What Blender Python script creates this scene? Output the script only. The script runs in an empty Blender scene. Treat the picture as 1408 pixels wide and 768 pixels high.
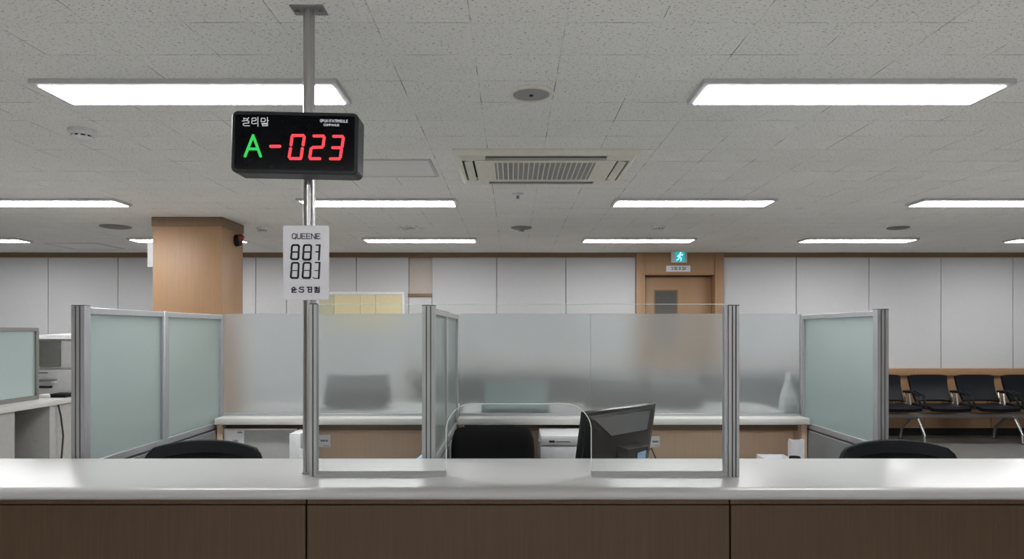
import bpy, bmesh, math, random
from mathutils import Vector, Matrix
random.seed(7)
sc = bpy.context.scene
COL = sc.collection
F = 920.0            # focal length in photo pixels
EYE = 1.47           # camera height
CEIL = 2.57
BACK = 9.4           # distance of the back wall

def wx(px, d): return (px - 704.0) * d / F
def wz(py, d): return EYE - (py - 455.0) * d / F

# ------------------------------------------------------------------ materials
def new_mat(name):
    m = bpy.data.materials.new(name); m.use_nodes = True
    nt = m.node_tree; nt.nodes.clear()
    out = nt.nodes.new('ShaderNodeOutputMaterial')
    return m, nt, out

def bsdf(nt, out, col, rough=0.5, metal=0.0, spec=0.5, coat=0.0):
    b = nt.nodes.new('ShaderNodeBsdfPrincipled')
    b.inputs['Base Color'].default_value = (*col, 1)
    b.inputs['Roughness'].default_value = rough
    b.inputs['Metallic'].default_value = metal
    b.inputs['Specular IOR Level'].default_value = spec
    b.inputs['Coat Weight'].default_value = coat
    nt.links.new(b.outputs[0], out.inputs['Surface'])
    return b

def coords(nt, scale=(1, 1, 1)):
    tc = nt.nodes.new('ShaderNodeTexCoord')
    mp = nt.nodes.new('ShaderNodeMapping')
    mp.inputs['Scale'].default_value = scale
    nt.links.new(tc.outputs['Object'], mp.inputs['Vector'])
    return mp.outputs[0]

def noise(nt, vec, scale, detail=4, rough=0.5):
    n = nt.nodes.new('ShaderNodeTexNoise')
    n.inputs['Scale'].default_value = scale
    n.inputs['Detail'].default_value = detail
    n.inputs['Roughness'].default_value = rough
    nt.links.new(vec, n.inputs['Vector'])
    return n.outputs['Fac']

def ramp(nt, fac, stops):
    r = nt.nodes.new('ShaderNodeValToRGB')
    e = r.color_ramp.elements
    while len(e) < len(stops): e.new(0.5)
    for k, (p, c) in enumerate(stops):
        e[k].position = p; e[k].color = (*c, 1)
    nt.links.new(fac, r.inputs['Fac'])
    return r.outputs['Color']

def plain(name, col, rough=0.5, metal=0.0, spec=0.5, coat=0.0, var=0.05, nscale=30, bump=0.0):
    """solid colour with a slight procedural mottling"""
    m, nt, out = new_mat(name)
    b = bsdf(nt, out, col, rough, metal, spec, coat)
    f = noise(nt, coords(nt), nscale)
    lo = tuple(max(0, c * (1 - var)) for c in col); hi = tuple(min(1, c * (1 + var)) for c in col)
    nt.links.new(ramp(nt, f, [(0.3, lo), (0.7, hi)]), b.inputs['Base Color'])
    if bump:
        bp = nt.nodes.new('ShaderNodeBump'); bp.inputs['Strength'].default_value = bump
        bp.inputs['Distance'].default_value = 0.002
        nt.links.new(f, bp.inputs['Height']); nt.links.new(bp.outputs[0], b.inputs['Normal'])
    return m

def wood(name, dark, light, rough=0.45, sx=60, sz=1.2):
    m, nt, out = new_mat(name)
    b = bsdf(nt, out, light, rough)
    f1 = noise(nt, coords(nt, (sx, sx, sz)), 2.0, 6, 0.6)
    f2 = noise(nt, coords(nt, (sx * 5, sx * 5, sz * 4)), 2.0, 3, 0.6)
    mx = nt.nodes.new('ShaderNodeMath'); mx.operation = 'MULTIPLY_ADD'
    nt.links.new(f2, mx.inputs[0]); mx.inputs[1].default_value = 0.45
    sb = nt.nodes.new('ShaderNodeMath'); sb.operation = 'MULTIPLY'
    nt.links.new(f1, sb.inputs[0]); sb.inputs[1].default_value = 0.55
    nt.links.new(sb.outputs[0], mx.inputs[2])
    nt.links.new(ramp(nt, mx.outputs[0], [(0.32, dark), (0.66, light)]), b.inputs['Base Color'])
    return m

def brushed(name, col, rough=0.35, metal=0.9):
    m, nt, out = new_mat(name)
    b = bsdf(nt, out, col, rough, metal)
    f = noise(nt, coords(nt, (200, 200, 3)), 2.0, 3)
    lo = tuple(c * 0.85 for c in col)
    nt.links.new(ramp(nt, f, [(0.3, lo), (0.7, col)]), b.inputs['Base Color'])
    return m

def emit(name, col, strength):
    m, nt, out = new_mat(name)
    e = nt.nodes.new('ShaderNodeEmission')
    e.inputs['Color'].default_value = (*col, 1); e.inputs['Strength'].default_value = strength
    nt.links.new(e.outputs[0], out.inputs['Surface'])
    return m

def clear_glass(name):
    m, nt, out = new_mat(name)
    t = nt.nodes.new('ShaderNodeBsdfTransparent'); t.inputs['Color'].default_value = (0.975, 0.985, 0.98, 1)
    g = nt.nodes.new('ShaderNodeBsdfGlossy'); g.inputs['Roughness'].default_value = 0.0
    fr = nt.nodes.new('ShaderNodeFresnel'); fr.inputs['IOR'].default_value = 1.35
    mx = nt.nodes.new('ShaderNodeMixShader')
    nt.links.new(fr.outputs[0], mx.inputs[0]); nt.links.new(t.outputs[0], mx.inputs[1]); nt.links.new(g.outputs[0], mx.inputs[2])
    nt.links.new(mx.outputs[0], out.inputs['Surface'])
    return m

def frosted(name, tint, body, rough, w_diffuse):
    """acid-etched glass: rough refraction, some milky scatter, a faint polished reflection"""
    m, nt, out = new_mat(name)
    r = nt.nodes.new('ShaderNodeBsdfRefraction')
    r.inputs['Color'].default_value = (*tint, 1); r.inputs['IOR'].default_value = 1.25
    r.inputs['Roughness'].default_value = rough
    d = nt.nodes.new('ShaderNodeBsdfDiffuse'); d.inputs['Color'].default_value = (*body, 1)
    tl = nt.nodes.new('ShaderNodeBsdfTranslucent'); tl.inputs['Color'].default_value = (*body, 1)
    f = noise(nt, coords(nt), 400, 2)
    md = nt.nodes.new('ShaderNodeMixShader'); md.inputs[0].default_value = 0.5
    nt.links.new(d.outputs[0], md.inputs[1]); nt.links.new(tl.outputs[0], md.inputs[2])
    m1 = nt.nodes.new('ShaderNodeMixShader')
    mr = nt.nodes.new('ShaderNodeMapRange')
    mr.inputs['To Min'].default_value = w_diffuse - 0.05; mr.inputs['To Max'].default_value = w_diffuse + 0.05
    nt.links.new(f, mr.inputs[0]); nt.links.new(mr.outputs[0], m1.inputs[0])
    nt.links.new(r.outputs[0], m1.inputs[1]); nt.links.new(md.outputs[0], m1.inputs[2])
    g = nt.nodes.new('ShaderNodeBsdfGlossy'); g.inputs['Roughness'].default_value = 0.04
    fr = nt.nodes.new('ShaderNodeFresnel'); fr.inputs['IOR'].default_value = 1.25
    m2 = nt.nodes.new('ShaderNodeMixShader')
    nt.links.new(fr.outputs[0], m2.inputs[0]); nt.links.new(m1.outputs[0], m2.inputs[1]); nt.links.new(g.outputs[0], m2.inputs[2])
    nt.links.new(m2.outputs[0], out.inputs['Surface'])
    return m

TILE_W, TILE_D = 0.341, 0.278
def ceiling_mat():
    m, nt, out = new_mat('mineral_fibre_tiles')
    b = bsdf(nt, out, (0.8, 0.8, 0.78), 0.9, spec=0.1)
    tc = nt.nodes.new('ShaderNodeTexCoord')
    mp = nt.nodes.new('ShaderNodeMapping'); mp.inputs['Location'].default_value = (0.148 + 10 * TILE_W, -2.387 + 30 * TILE_D, 0)
    nt.links.new(tc.outputs['Object'], mp.inputs[0])
    # joints
    br = nt.nodes.new('ShaderNodeTexBrick'); br.offset = 0.0; br.squash = 1.0
    br.inputs['Scale'].default_value = 1.0
    br.inputs['Brick Width'].default_value = TILE_W; br.inputs['Row Height'].default_value = TILE_D
    br.inputs['Mortar Size'].default_value = 0.0022; br.inputs['Mortar Smooth'].default_value = 0.3
    br.inputs['Color1'].default_value = (1, 1, 1, 1); br.inputs['Color2'].default_value = (0.93, 0.93, 0.93, 1)
    br.inputs['Mortar'].default_value = (0.22, 0.22, 0.21, 1)
    nt.links.new(mp.outputs[0], br.inputs['Vector'])
    # some joints have nearly closed up: weaken them by a slow noise
    slow = noise(nt, mp.outputs[0], 4.5, 3)
    wk = ramp(nt, slow, [(0.47, (0.10, 0.10, 0.10)), (0.62, (0.95, 0.95, 0.95))])
    jm = nt.nodes.new('ShaderNodeMix'); jm.data_type = 'RGBA'; jm.blend_type = 'MIX'
    jm.inputs[6].default_value = (0.96, 0.96, 0.96, 1)
    nt.links.new(wk, jm.inputs[0]); nt.links.new(br.outputs['Color'], jm.inputs[7])
    # wormy pits, drawn out along x
    mp2 = nt.nodes.new('ShaderNodeMapping'); mp2.inputs['Scale'].default_value = (72, 160, 1)
    nt.links.new(tc.outputs['Object'], mp2.inputs[0])
    pits = noise(nt, mp2.outputs[0], 1.0, 3, 0.55)
    pr = ramp(nt, pits, [(0.335, (0.30, 0.30, 0.29)), (0.40, (1, 1, 1))])
    mp3 = nt.nodes.new('ShaderNodeMapping'); mp3.inputs['Scale'].default_value = (150, 260, 1)
    nt.links.new(tc.outputs['Object'], mp3.inputs[0])
    fine = noise(nt, mp3.outputs[0], 1.0, 2, 0.5)
    fr = ramp(nt, fine, [(0.30, (0.80, 0.80, 0.79)), (0.45, (1, 1, 1))])
    broad = noise(nt, mp.outputs[0], 0.9, 4)
    bd = ramp(nt, broad, [(0.3, (0.86, 0.855, 0.83)), (0.7, (0.92, 0.915, 0.89))])
    def mul(a, c):
        x = nt.nodes.new('ShaderNodeMix'); x.data_type = 'RGBA'; x.blend_type = 'MULTIPLY'
        x.inputs[0].default_value = 1.0
        nt.links.new(a, x.inputs[6]); nt.links.new(c, x.inputs[7]); return x.outputs[2]
    c = mul(mul(mul(bd, jm.outputs[2]), pr), fr)
    # water stain near the third lamp row, with its own ragged shape
    vm = nt.nodes.new('ShaderNodeVectorMath'); vm.operation = 'DISTANCE'
    vm.inputs[1].default_value = (wx(563, 7.15), 7.15, 0)
    nt.links.new(tc.outputs['Object'], vm.inputs[0])
    sn = noise(nt, mp.outputs[0], 14, 5, 0.7)
    ad = nt.nodes.new('ShaderNodeMath'); ad.operation = 'ADD'
    nt.links.new(vm.outputs['Value'], ad.inputs[0]); nt.links.new(sn, ad.inputs[1])
    c = mul(c, ramp(nt, ad.outputs[0], [(0.45, (0.35, 0.33, 0.30)), (0.62, (1, 1, 1))]))
    nt.links.new(c, b.inputs['Base Color'])
    bp = nt.nodes.new('ShaderNodeBump'); bp.inputs['Strength'].default_value = 0.4; bp.inputs['Distance'].default_value = 0.002
    nt.links.new(pr, bp.inputs['Height']); nt.links.new(bp.outputs[0], b.inputs['Normal'])
    return m

def floor_mat(name, a, c):
    m, nt, out = new_mat(name)
    b = bsdf(nt, out, (0.2, 0.2, 0.19), 0.35)
    v = coords(nt)
    br = nt.nodes.new('ShaderNodeTexBrick'); br.offset = 0.5
    br.inputs['Scale'].default_value = 1.0
    br.inputs['Brick Width'].default_value = 0.6; br.inputs['Row Height'].default_value = 0.6
    br.inputs['Mortar Size'].default_value = 0.002
    br.inputs['Color1'].default_value = (*a, 1); br.inputs['Color2'].default_value = (*c, 1)
    br.inputs['Mortar'].default_value = (0.09, 0.09, 0.085, 1)
    nt.links.new(v, br.inputs['Vector']); nt.links.new(br.outputs['Color'], b.inputs['Base Color'])
    return m

def mesh_fabric(name):
    """open office-chair netting: fine holes let some of what is behind through"""
    m, nt, out = new_mat(name)
    d = nt.nodes.new('ShaderNodeBsdfDiffuse'); d.inputs['Color'].default_value = (0.018, 0.019, 0.021, 1)
    t = nt.nodes.new('ShaderNodeBsdfTransparent')
    ck = nt.nodes.new('ShaderNodeTexChecker'); ck.inputs['Scale'].default_value = 420
    nt.links.new(coords(nt), ck.inputs['Vector'])
    mr = nt.nodes.new('ShaderNodeMapRange'); mr.inputs['To Min'].default_value = 0.0; mr.inputs['To Max'].default_value = 0.22
    nt.links.new(ck.outputs['Fac'], mr.inputs[0])
    mx = nt.nodes.new('ShaderNodeMixShader')
    nt.links.new(mr.outputs[0], mx.inputs[0]); nt.links.new(d.outputs[0], mx.inputs[1]); nt.links.new(t.outputs[0], mx.inputs[2])
    nt.links.new(mx.outputs[0], out.inputs['Surface'])
    return m

LAMP = 34.5
M = dict(
    ceiling=ceiling_mat(), floor=floor_mat('dark_grey_vinyl_floor', (0.15, 0.15, 0.145), (0.17, 0.17, 0.163)), floor_bounce=floor_mat('pale_bounce_floor', (0.60, 0.60, 0.58), (0.64, 0.64, 0.62)),
    wall=plain('white_wall_panel', (0.52, 0.52, 0.533), 0.75, spec=0.2, var=0.012, nscale=14),
    beige=plain('beige_wall_panel', (0.50, 0.45, 0.41), 0.8, var=0.03),
    oak=wood('oak_veneer', (0.30, 0.172, 0.088), (0.37, 0.22, 0.119), 0.5),
    oak_dark=wood('brown_stained_oak', (0.16, 0.095, 0.052), (0.22, 0.135, 0.075), 0.5),
    counter_wood=wood('counter_veneer', (0.046, 0.024, 0.010), (0.074, 0.040, 0.017), 0.5),
    beech=wood('beech_panel', (0.52, 0.36, 0.25), (0.60, 0.43, 0.31), 0.5),
    walnut=wood('walnut_rail', (0.10, 0.055, 0.028), (0.15, 0.085, 0.045), 0.5),
    stone=plain('white_solid_surface', (0.42, 0.42, 0.418), 0.27, coat=0.0, spec=0.28, var=0.025, nscale=220),
    ledge=plain('white_laminate', (0.55, 0.54, 0.52), 0.35, var=0.025, nscale=220),
    alu=brushed('anodised_aluminium', (0.45, 0.46, 0.48), 0.45, 0.5),
    alu_dark=plain('dark_aluminium_cap', (0.06, 0.06, 0.065), 0.5, 0.3),
    groove=plain('profile_groove', (0.09, 0.09, 0.095), 0.6, 0.4),
    steel=brushed('brushed_steel', (0.50, 0.50, 0.51), 0.30, 1.0),
    steel_dull=brushed('dull_steel', (0.33, 0.33, 0.32), 0.5, 0.8),
    hatch_lid=plain('ceiling_hatch_lid', (0.80, 0.80, 0.78), 0.9, var=0.06, nscale=120),
    lampframe=plain('lamp_frame_grey', (0.58, 0.58, 0.60), 0.5),
    lamp=emit('lamp_diffuser', (1.0, 1.0, 0.995), LAMP),
    glass=clear_glass('clear_glass'),
    glass_edge=plain('polished_glass_edge', (0.80, 0.86, 0.84), 0.3),
    frost_teal=frosted('frosted_teal_glass', (0.92, 0.985, 0.985), (0.70, 0.815, 0.805), 0.42, 0.5),
    frost=frosted('frosted_clear_glass', (0.84, 0.865, 0.875), (0.85, 0.87, 0.87), 0.295, 0.16),
    grey_panel=plain('grey_fabric_panel', (0.20, 0.20, 0.205), 0.85, var=0.08, nscale=300),
    slate=plain('slate_painted_metal', (0.045, 0.052, 0.062), 0.5),
    grey_metal=plain('grey_painted_metal', (0.36, 0.36, 0.35), 0.5),
    black=plain('black_plastic', (0.008, 0.009, 0.011), 0.55, spec=0.2),
    black_gloss=plain('black_gloss_plastic', (0.014, 0.014, 0.016), 0.24, spec=0.45),
    black_shell=plain('black_textured_shell', (0.010, 0.010, 0.011), 0.45, spec=0.25),
    sheen_grey=plain('facet_sheen_grey', (0.055, 0.056, 0.06), 0.25, spec=0.6),
    black_matt=plain('black_matt_face', (0.002, 0.0025, 0.004), 0.12, spec=0.1),
    sign_shell=plain('sign_housing', (0.010, 0.013, 0.018), 0.4, spec=0.3),
    black_fabric=plain('black_fabric', (0.006, 0.006, 0.007), 0.85, spec=0.2, var=0.2, nscale=300, bump=0.2),
    leather=plain('black_leatherette', (0.006, 0.007, 0.010), 0.5, spec=0.15, var=0.15, nscale=120, bump=0.15),
    netting=mesh_fabric('chair_netting'),
    chrome=plain('chrome', (0.75, 0.75, 0.77), 0.15, 1.0),
    white_plastic=plain('white_plastic', (0.70, 0.70, 0.72), 0.4),
    acrylic=plain('white_acrylic', (0.74, 0.75, 0.81), 0.3, var=0.02),
    cream_plastic=plain('cream_plastic', (0.75, 0.73, 0.65), 0.45),
    grille=plain('grey_grille', (0.20, 0.20, 0.195), 0.6),
    dark=plain('dark_recess', (0.015, 0.015, 0.015), 0.8),
    paper=plain('white_paper', (0.74, 0.74, 0.75), 0.8),
    ink=plain('black_ink', (0.012, 0.014, 0.03), 0.6),
    faint_ink=plain('grey_ink', (0.40, 0.40, 0.44), 0.6),
    white_ink=emit('lit_white_lettering', (0.78, 0.82, 0.86), 0.62),
    led_red=emit('red_led', (1.0, 0.075, 0.095), 1.15),
    led_green=emit('green_led', (0.055, 0.80, 0.14), 0.85),
    exit_teal=emit('exit_teal', (0.02, 0.50, 0.53), 0.85),
    exit_white=emit('exit_pictogram', (0.55, 1.0, 1.0), 1.0),
    cork=plain('cream_pinboard', (0.66, 0.58, 0.36), 0.85, var=0.05, nscale=80),
    cork_dim=plain('khaki_pinboard', (0.50, 0.47, 0.34), 0.85),
    blue=plain('light_blue_paper', (0.32, 0.52, 0.80), 0.7, var=0.25, nscale=70),
    red=plain('red_plastic', (0.20, 0.02, 0.015), 0.35),
    intake=plain('grey_intake_grille', (0.40, 0.40, 0.39), 0.6),
    hole_grey=plain('speaker_grille', (0.34, 0.34, 0.34), 0.7, var=0.2, nscale=400),
    door_glass=plain('dark_door_glass', (0.10, 0.10, 0.095), 0.15),
    ceramic=plain('white_ceramic', (0.92, 0.94, 0.94), 0.3),
)

# ------------------------------------------------------------------ mesh builder
class MB:
    def __init__(self): self.bm = bmesh.new()
    def _join(self, b, mat=None):
        if mat is not None: bmesh.ops.transform(b, matrix=mat, verts=b.verts)
        me = bpy.data.meshes.new('tmp'); b.to_mesh(me); b.free()
        self.bm.from_mesh(me); bpy.data.meshes.remove(me); return self
    def box(self, x0, x1, y0, y1, z0, z1, bev=0.0, seg=2, mat=None):
        b = bmesh.new(); bmesh.ops.create_cube(b, size=1.0)
        for v in b.verts:
            v.co = Vector(((x0 + x1) / 2 + v.co.x * (x1 - x0), (y0 + y1) / 2 + v.co.y * (y1 - y0), (z0 + z1) / 2 + v.co.z * (z1 - z0)))
        if bev: bmesh.ops.bevel(b, geom=list(b.edges), offset=bev, segments=seg, profile=0.5, affect='EDGES')
        return self._join(b, mat)
    def cyl(self, p0, p1, r0, r1=None, seg=24):
        r1 = r0 if r1 is None else r1
        p0, p1 = Vector(p0), Vector(p1); d = p1 - p0
        b = bmesh.new(); bmesh.ops.create_cone(b, cap_ends=True, segments=seg, radius1=r0, radius2=r1, depth=d.length)
        q = Vector((0, 0, 1)).rotation_difference(d.normalized()).to_matrix().to_4x4()
        return self._join(b, Matrix.Translation((p0 + p1) / 2) @ q)
    def lathe(self, prof, c=(0, 0, 0), seg=32):
        b = bmesh.new(); rings = []
        for r, z in prof:
            if r < 1e-6: rings.append([b.verts.new((c[0], c[1], c[2] + z))])
            else: rings.append([b.verts.new((c[0] + r * math.cos(2 * math.pi * k / seg), c[1] + r * math.sin(2 * math.pi * k / seg), c[2] + z)) for k in range(seg)])
        for A, B in zip(rings, rings[1:]):
            for k in range(seg):
                a0, a1 = A[k % len(A)], A[(k + 1) % len(A)]; b0, b1 = B[k % len(B)], B[(k + 1) % len(B)]
                vs = []
                for v in (a0, a1, b1, b0):
                    if v not in vs: vs.append(v)
                if len(vs) > 2: b.faces.new(vs)
        bmesh.ops.recalc_face_normals(b, faces=b.faces)
        return self._join(b)
    def prism(self, poly, axis, lo, hi, mat=None):
        """poly in the plane across the axis: 'x'->(y,z) 'y'->(x,z) 'z'->(x,y)"""
        def P(p, t): return {'x': (t, p[0], p[1]), 'y': (p[0], t, p[1]), 'z': (p[0], p[1], t)}[axis]
        b = bmesh.new()
        A = [b.verts.new(P(p, lo)) for p in poly]; B = [b.verts.new(P(p, hi)) for p in poly]
        b.faces.new(A); b.faces.new(B)
        for k in range(len(poly)): b.faces.new((A[k], A[(k + 1) % len(A)], B[(k + 1) % len(A)], B[k]))
        bmesh.ops.recalc_face_normals(b, faces=b.faces)
        return self._join(b, mat)
    def tube(self, pts, r, seg=10, cyclic=False):
        pts = [Vector(p) for p in pts]; n = len(pts); b = bmesh.new(); rings = []
        up = Vector((0.123, 0.456, 0.88)).normalized()
        for k, p in enumerate(pts):
            a = pts[(k - 1) % n] if (cyclic or k) else p; c = pts[(k + 1) % n] if (cyclic or k < n - 1) else p
            t = (c - a).normalized(); u = t.cross(up)
            if u.length < 1e-3: u = t.cross(Vector((1, 0, 0)))
            u.normalize(); w = t.cross(u)
            rr = r[k] if isinstance(r, (list, tuple)) else r
            rings.append([b.verts.new(p + u * rr * math.cos(2 * math.pi * j / seg) + w * rr * math.sin(2 * math.pi * j / seg)) for j in range(seg)])
        for k in range(n if cyclic else n - 1):
            A, B = rings[k], rings[(k + 1) % n]
            for j in range(seg): b.faces.new((A[j], A[(j + 1) % seg], B[(j + 1) % seg], B[j]))
        if not cyclic: b.faces.new(rings[0]); b.faces.new(rings[-1])
        bmesh.ops.recalc_face_normals(b, faces=b.faces)
        return self._join(b)
    def stroke(self, pts, w, y0, y1, closed=False):
        """a pen stroke of width w in the XZ plane, y0..y1 deep"""
        P = [Vector((p[0], p[1])) for p in pts]
        if closed: P.append(P[0])
        for a, c in zip(P, P[1:]):
            d = c - a
            if d.length < 1e-7: continue
            d = d.normalized() * (w * 0.5); n = Vector((-d.y, d.x))
            q = [a - d * 0.4 + n, a - d + n * 0.4, a - d - n * 0.4, a - d * 0.4 - n, c + d * 0.4 - n, c + d - n * 0.4, c + d + n * 0.4, c + d * 0.4 + n]
            self.prism([(v.x, v.y) for v in q], 'y', y0, y1)
        return self
    def grid(self, fn, nu, nv, thick=0.0):
        """surface fn(u,v)->point, thickened along its normals"""
        b = bmesh.new()
        V = [[b.verts.new(fn(i / nu, j / nv)) for j in range(nv + 1)] for i in range(nu + 1)]
        for i in range(nu):
            for j in range(nv): b.faces.new((V[i][j], V[i + 1][j], V[i + 1][j + 1], V[i][j + 1]))
        bmesh.ops.recalc_face_normals(b, faces=b.faces)
        if thick: bmesh.ops.solidify(b, geom=list(b.faces), thickness=thick)
        return self._join(b)
    def build(self, name, mat, parent=None, local=False, smooth=40, edge_mat=None, loc=None):
        me = bpy.data.meshes.new(name)
        if parent is not None and not local:
            o_ = parent_origin(parent); bmesh.ops.translate(self.bm, vec=-o_, verts=self.bm.verts)
        if parent is None:
            vs = [v.co for v in self.bm.verts]
            if loc is None:
                loc = Vector(((min(v.x for v in vs) + max(v.x for v in vs)) / 2, (min(v.y for v in vs) + max(v.y for v in vs)) / 2, min(v.z for v in vs)))
            loc = Vector(loc); bmesh.ops.translate(self.bm, vec=-loc, verts=self.bm.verts)
        self.bm.to_mesh(me); self.bm.free()
        if smooth:
            for p in me.polygons: p.use_smooth = True
            me.set_sharp_from_angle(angle=math.radians(smooth))
        me.materials.append(M[mat])
        ob = bpy.data.objects.new(name, me); COL.objects.link(ob)
        if parent is not None: ob.parent = parent
        else: ob.location = loc
        return ob

def parent_origin(p):
    v = Vector((0, 0, 0))
    while p is not None: v += p.location; p = p.parent
    return v

def thing(name, label, cat, loc, rot=(0, 0, 0), group=None):
    o = bpy.data.objects.new(name, None); COL.objects.link(o)
    o.empty_display_size = 0.1
    o.location = loc; o.rotation_euler = rot
    return tag(o, label, cat, group)
def tag(o, label, cat, group=None):
    o['label'] = label; o['category'] = cat
    if group: o['group'] = group
    return o
def structure(o, label=None):
    o['kind'] = 'structure'
    if label: o['label'] = label
    return o
def box(*a, **k): return MB().box(*a, **k)
def copy_tree(o, parent=None):
    c = o.copy(); COL.objects.link(c)
    if parent is not None: c.parent = parent
    for ch in [x for x in o.children]: copy_tree(ch, c)
    return c

# ------------------------------------------------------------------ camera, world
cam = bpy.data.cameras.new('camera'); co = bpy.data.objects.new('camera', cam); COL.objects.link(co)
cam.sensor_width = 36.0; cam.lens = 36.0 * F / 1408.0
cam.shift_x = 0.0; cam.shift_y = 71.0 / 1408.0
co.location = (0, 0, EYE); co.rotation_euler = (math.pi / 2, 0, 0)
cam.clip_start = 0.05
sc.camera = co
w = bpy.data.worlds.new('world'); sc.world = w; w.use_nodes = True
w.node_tree.nodes['Background'].inputs[0].default_value = (0.5, 0.5, 0.52, 1)
w.node_tree.nodes['Background'].inputs[1].default_value = 0.05
sc.view_settings.view_transform = 'Standard'; sc.view_settings.look = 'None'
sc.view_settings.gamma = 1.0; sc.view_settings.use_curve_mapping = False
sc.view_settings.exposure = 0.0

# ------------------------------------------------------------------ room shell
XL, XR, YF = -8.6, 8.6, -3.5
structure(box(XL - .1, XR + .1, YF - .1, 6.2, -0.1, 0.0).build('floor', 'floor_bounce', loc=(0, 0, 0)))  # unseen front floor, made pale to bounce light up to the ceiling
structure(box(XL - .1, XR + .1, 6.2, BACK + .3, -0.1, 0.0).build('floor_back', 'floor', loc=(0, 0, 0)))
structure(box(XL - .1, XR + .1, YF - .1, BACK + .3, CEIL, CEIL + 0.1).build('ceiling', 'ceiling', loc=(0, 0, CEIL)))
structure(box(XL - .1, XL, YF, BACK + .3, 0, CEIL).build('wall_left', 'wall'))
structure(box(XR, XR + .1, YF, BACK + .3, 0, CEIL).build('wall_right', 'wall'))
structure(box(XL, XR, YF - .1, YF, 0, CEIL).build('wall_front', 'beige'))
DX0, DX1 = wx(874, BACK), wx(994, BACK)          # door surround
WAIN = wz(506, BACK)
ZT = wz(353.7, BACK)
ax0, ax1 = wx(562, BACK), wx(594, BACK)
seams = [XL, -7.5, wx(66, BACK), wx(162, BACK), -4.56, -3.6, wx(394, BACK), wx(490, BACK), ax0]
mb = MB(); mb.box(XL, DX0, BACK + .12, BACK + .3, 0, CEIL); mb.box(DX1, XR, BACK + .12, BACK + .3, 0, CEIL)
mb.box(DX0, DX1, BACK + .2, BACK + .3, 0, CEIL)
def panels(xs, z0, z1):
    for a, b in zip(xs, xs[1:]): mb.box(a + .004, b - .004, BACK, BACK + .12, z0, z1, 0.003, 1)
panels(seams, .11, ZT)
panels([ax1, wx(683, BACK), wx(778, BACK), DX0], WAIN, ZT)
panels([DX1, wx(1095, BACK), wx(1195, BACK), wx(1294, BACK), wx(1393, BACK), XR], WAIN, ZT)
mb.box(ax0 + .004, ax1 - .004, BACK, BACK + .12, WAIN, wz(408, BACK), 0.003, 1)
structure(mb.build('wall_back', 'wall', loc=(0, BACK, 0)))
structure(box(ax0, ax1, BACK + .06, BACK + .12, wz(403, BACK), ZT).build('trim_1', 'beige'))
structure(box(ax0 - .01, ax1, BACK - .02, BACK + .10, wz(408, BACK), wz(403.5, BACK), .003).build('trim_2', 'oak_dark'))
structure(MB().box(XL, DX0 - .0, BACK - .02, BACK + .12, ZT, CEIL).box(DX1, XR, BACK - .02, BACK + .12, ZT, CEIL).build('trim_3', 'oak_dark'))
# timber wainscot with a plain cap rail above recessed boards
mb = MB()
for a, b in ((ax0 - .01, DX0), (DX1, XR)):
    mb.box(a, b, BACK - .05, BACK + .12, WAIN - .10, WAIN, .004)
    n = max(1, round((b - a) / 1.0)); s = (b - a) / n
    for k in range(n): mb.box(a + k * s + .003, a + (k + 1) * s - .003, BACK - .01, BACK + .12, .11, WAIN - .10, .002, 1)
structure(mb.build('trim_4', 'oak'))
structure(MB().box(XL, DX0, BACK + .03, BACK + .12, 0, .11).box(DX1, XR, BACK + .03, BACK + .12, 0, .11).build('baseboard_back', 'dark'))
# door surround + leaf
mb = MB()
JI0, JI1, HD = wx(886, BACK), wx(982, BACK), wz(378, BACK)
mb.box(DX0, JI0, BACK - .05, BACK + .2, 0, CEIL - .001, .003); mb.box(JI1, DX1, BACK - .05, BACK + .2, 0, CEIL - .001, .003)
mb.box(JI0, JI1, BACK - .03, BACK + .2, HD, CEIL - .001, .003)
structure(mb.build('trim_5', 'oak'))
dr = structure(box(JI0 + .004, JI1 - .004, BACK + .12, BACK + .17, .005, HD - .012, .002).build('door_1', 'oak'))
w0, w1 = wx(901, BACK + .12), wx(930, BACK + .12)
zt, zb = wz(400, BACK + .12), 1.25
fr = MB()
for a in ((w0 - .02, w0, zb - .02, zt + .02), (w1, w1 + .02, zb - .02, zt + .02), (w0, w1, zt, zt + .02), (w0, w1, zb - .02, zb)):
    fr.box(a[0], a[1], BACK + .112, BACK + .121, a[2], a[3])
fr.build('window_frame', 'oak_dark', dr)
box(w0, w1, BACK + .115, BACK + .121, zb, zt).build('window_pane', 'door_glass', dr)
hd = MB().cyl((JI1 - .09, BACK + .12, 1.02), (JI1 - .09, BACK + .07, 1.02), .012).cyl((JI1 - .09, BACK + .07, 1.02), (JI1 - .21, BACK + .07, 1.02), .010)
hd.build('door_handle', 'steel', dr)

# square timber-clad pillar
d0, d1 = 6.446, 6.95
px0, px1 = wx(210, d0), wx(305, d0)
pil = structure(box(px0, px1, d0, d1, 0, CEIL, .004).build('pillar', 'oak'))
zc = wz(311, d0)
mb = MB(); mb.box(px0 - .008, px1 + .008, d0 - .008, d1 + .008, zc, CEIL - .001, .002, 1)
mb.build('trim', 'oak_dark', pil)
# thin sign edge-on, on the pillar's far flank
t = thing('projecting_sign', 'thin white sign board sticking out from the wooden pillar, seen edge-on', 'sign', (px0, 6.65, wz(367, 6.65)))
box(wx(204, 6.65), px0 - .025, 6.63, 6.67, wz(367, 6.65), wz(333, 6.65), .004).build('sign_board', 'white_plastic', t)
for q0, q1 in ((341, 338), (362, 359)): box(px0 - .03, px0, 6.64, 6.66, wz(q0, 6.65), wz(q1, 6.65)).build('bracket', 'grey_metal', t)
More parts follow.
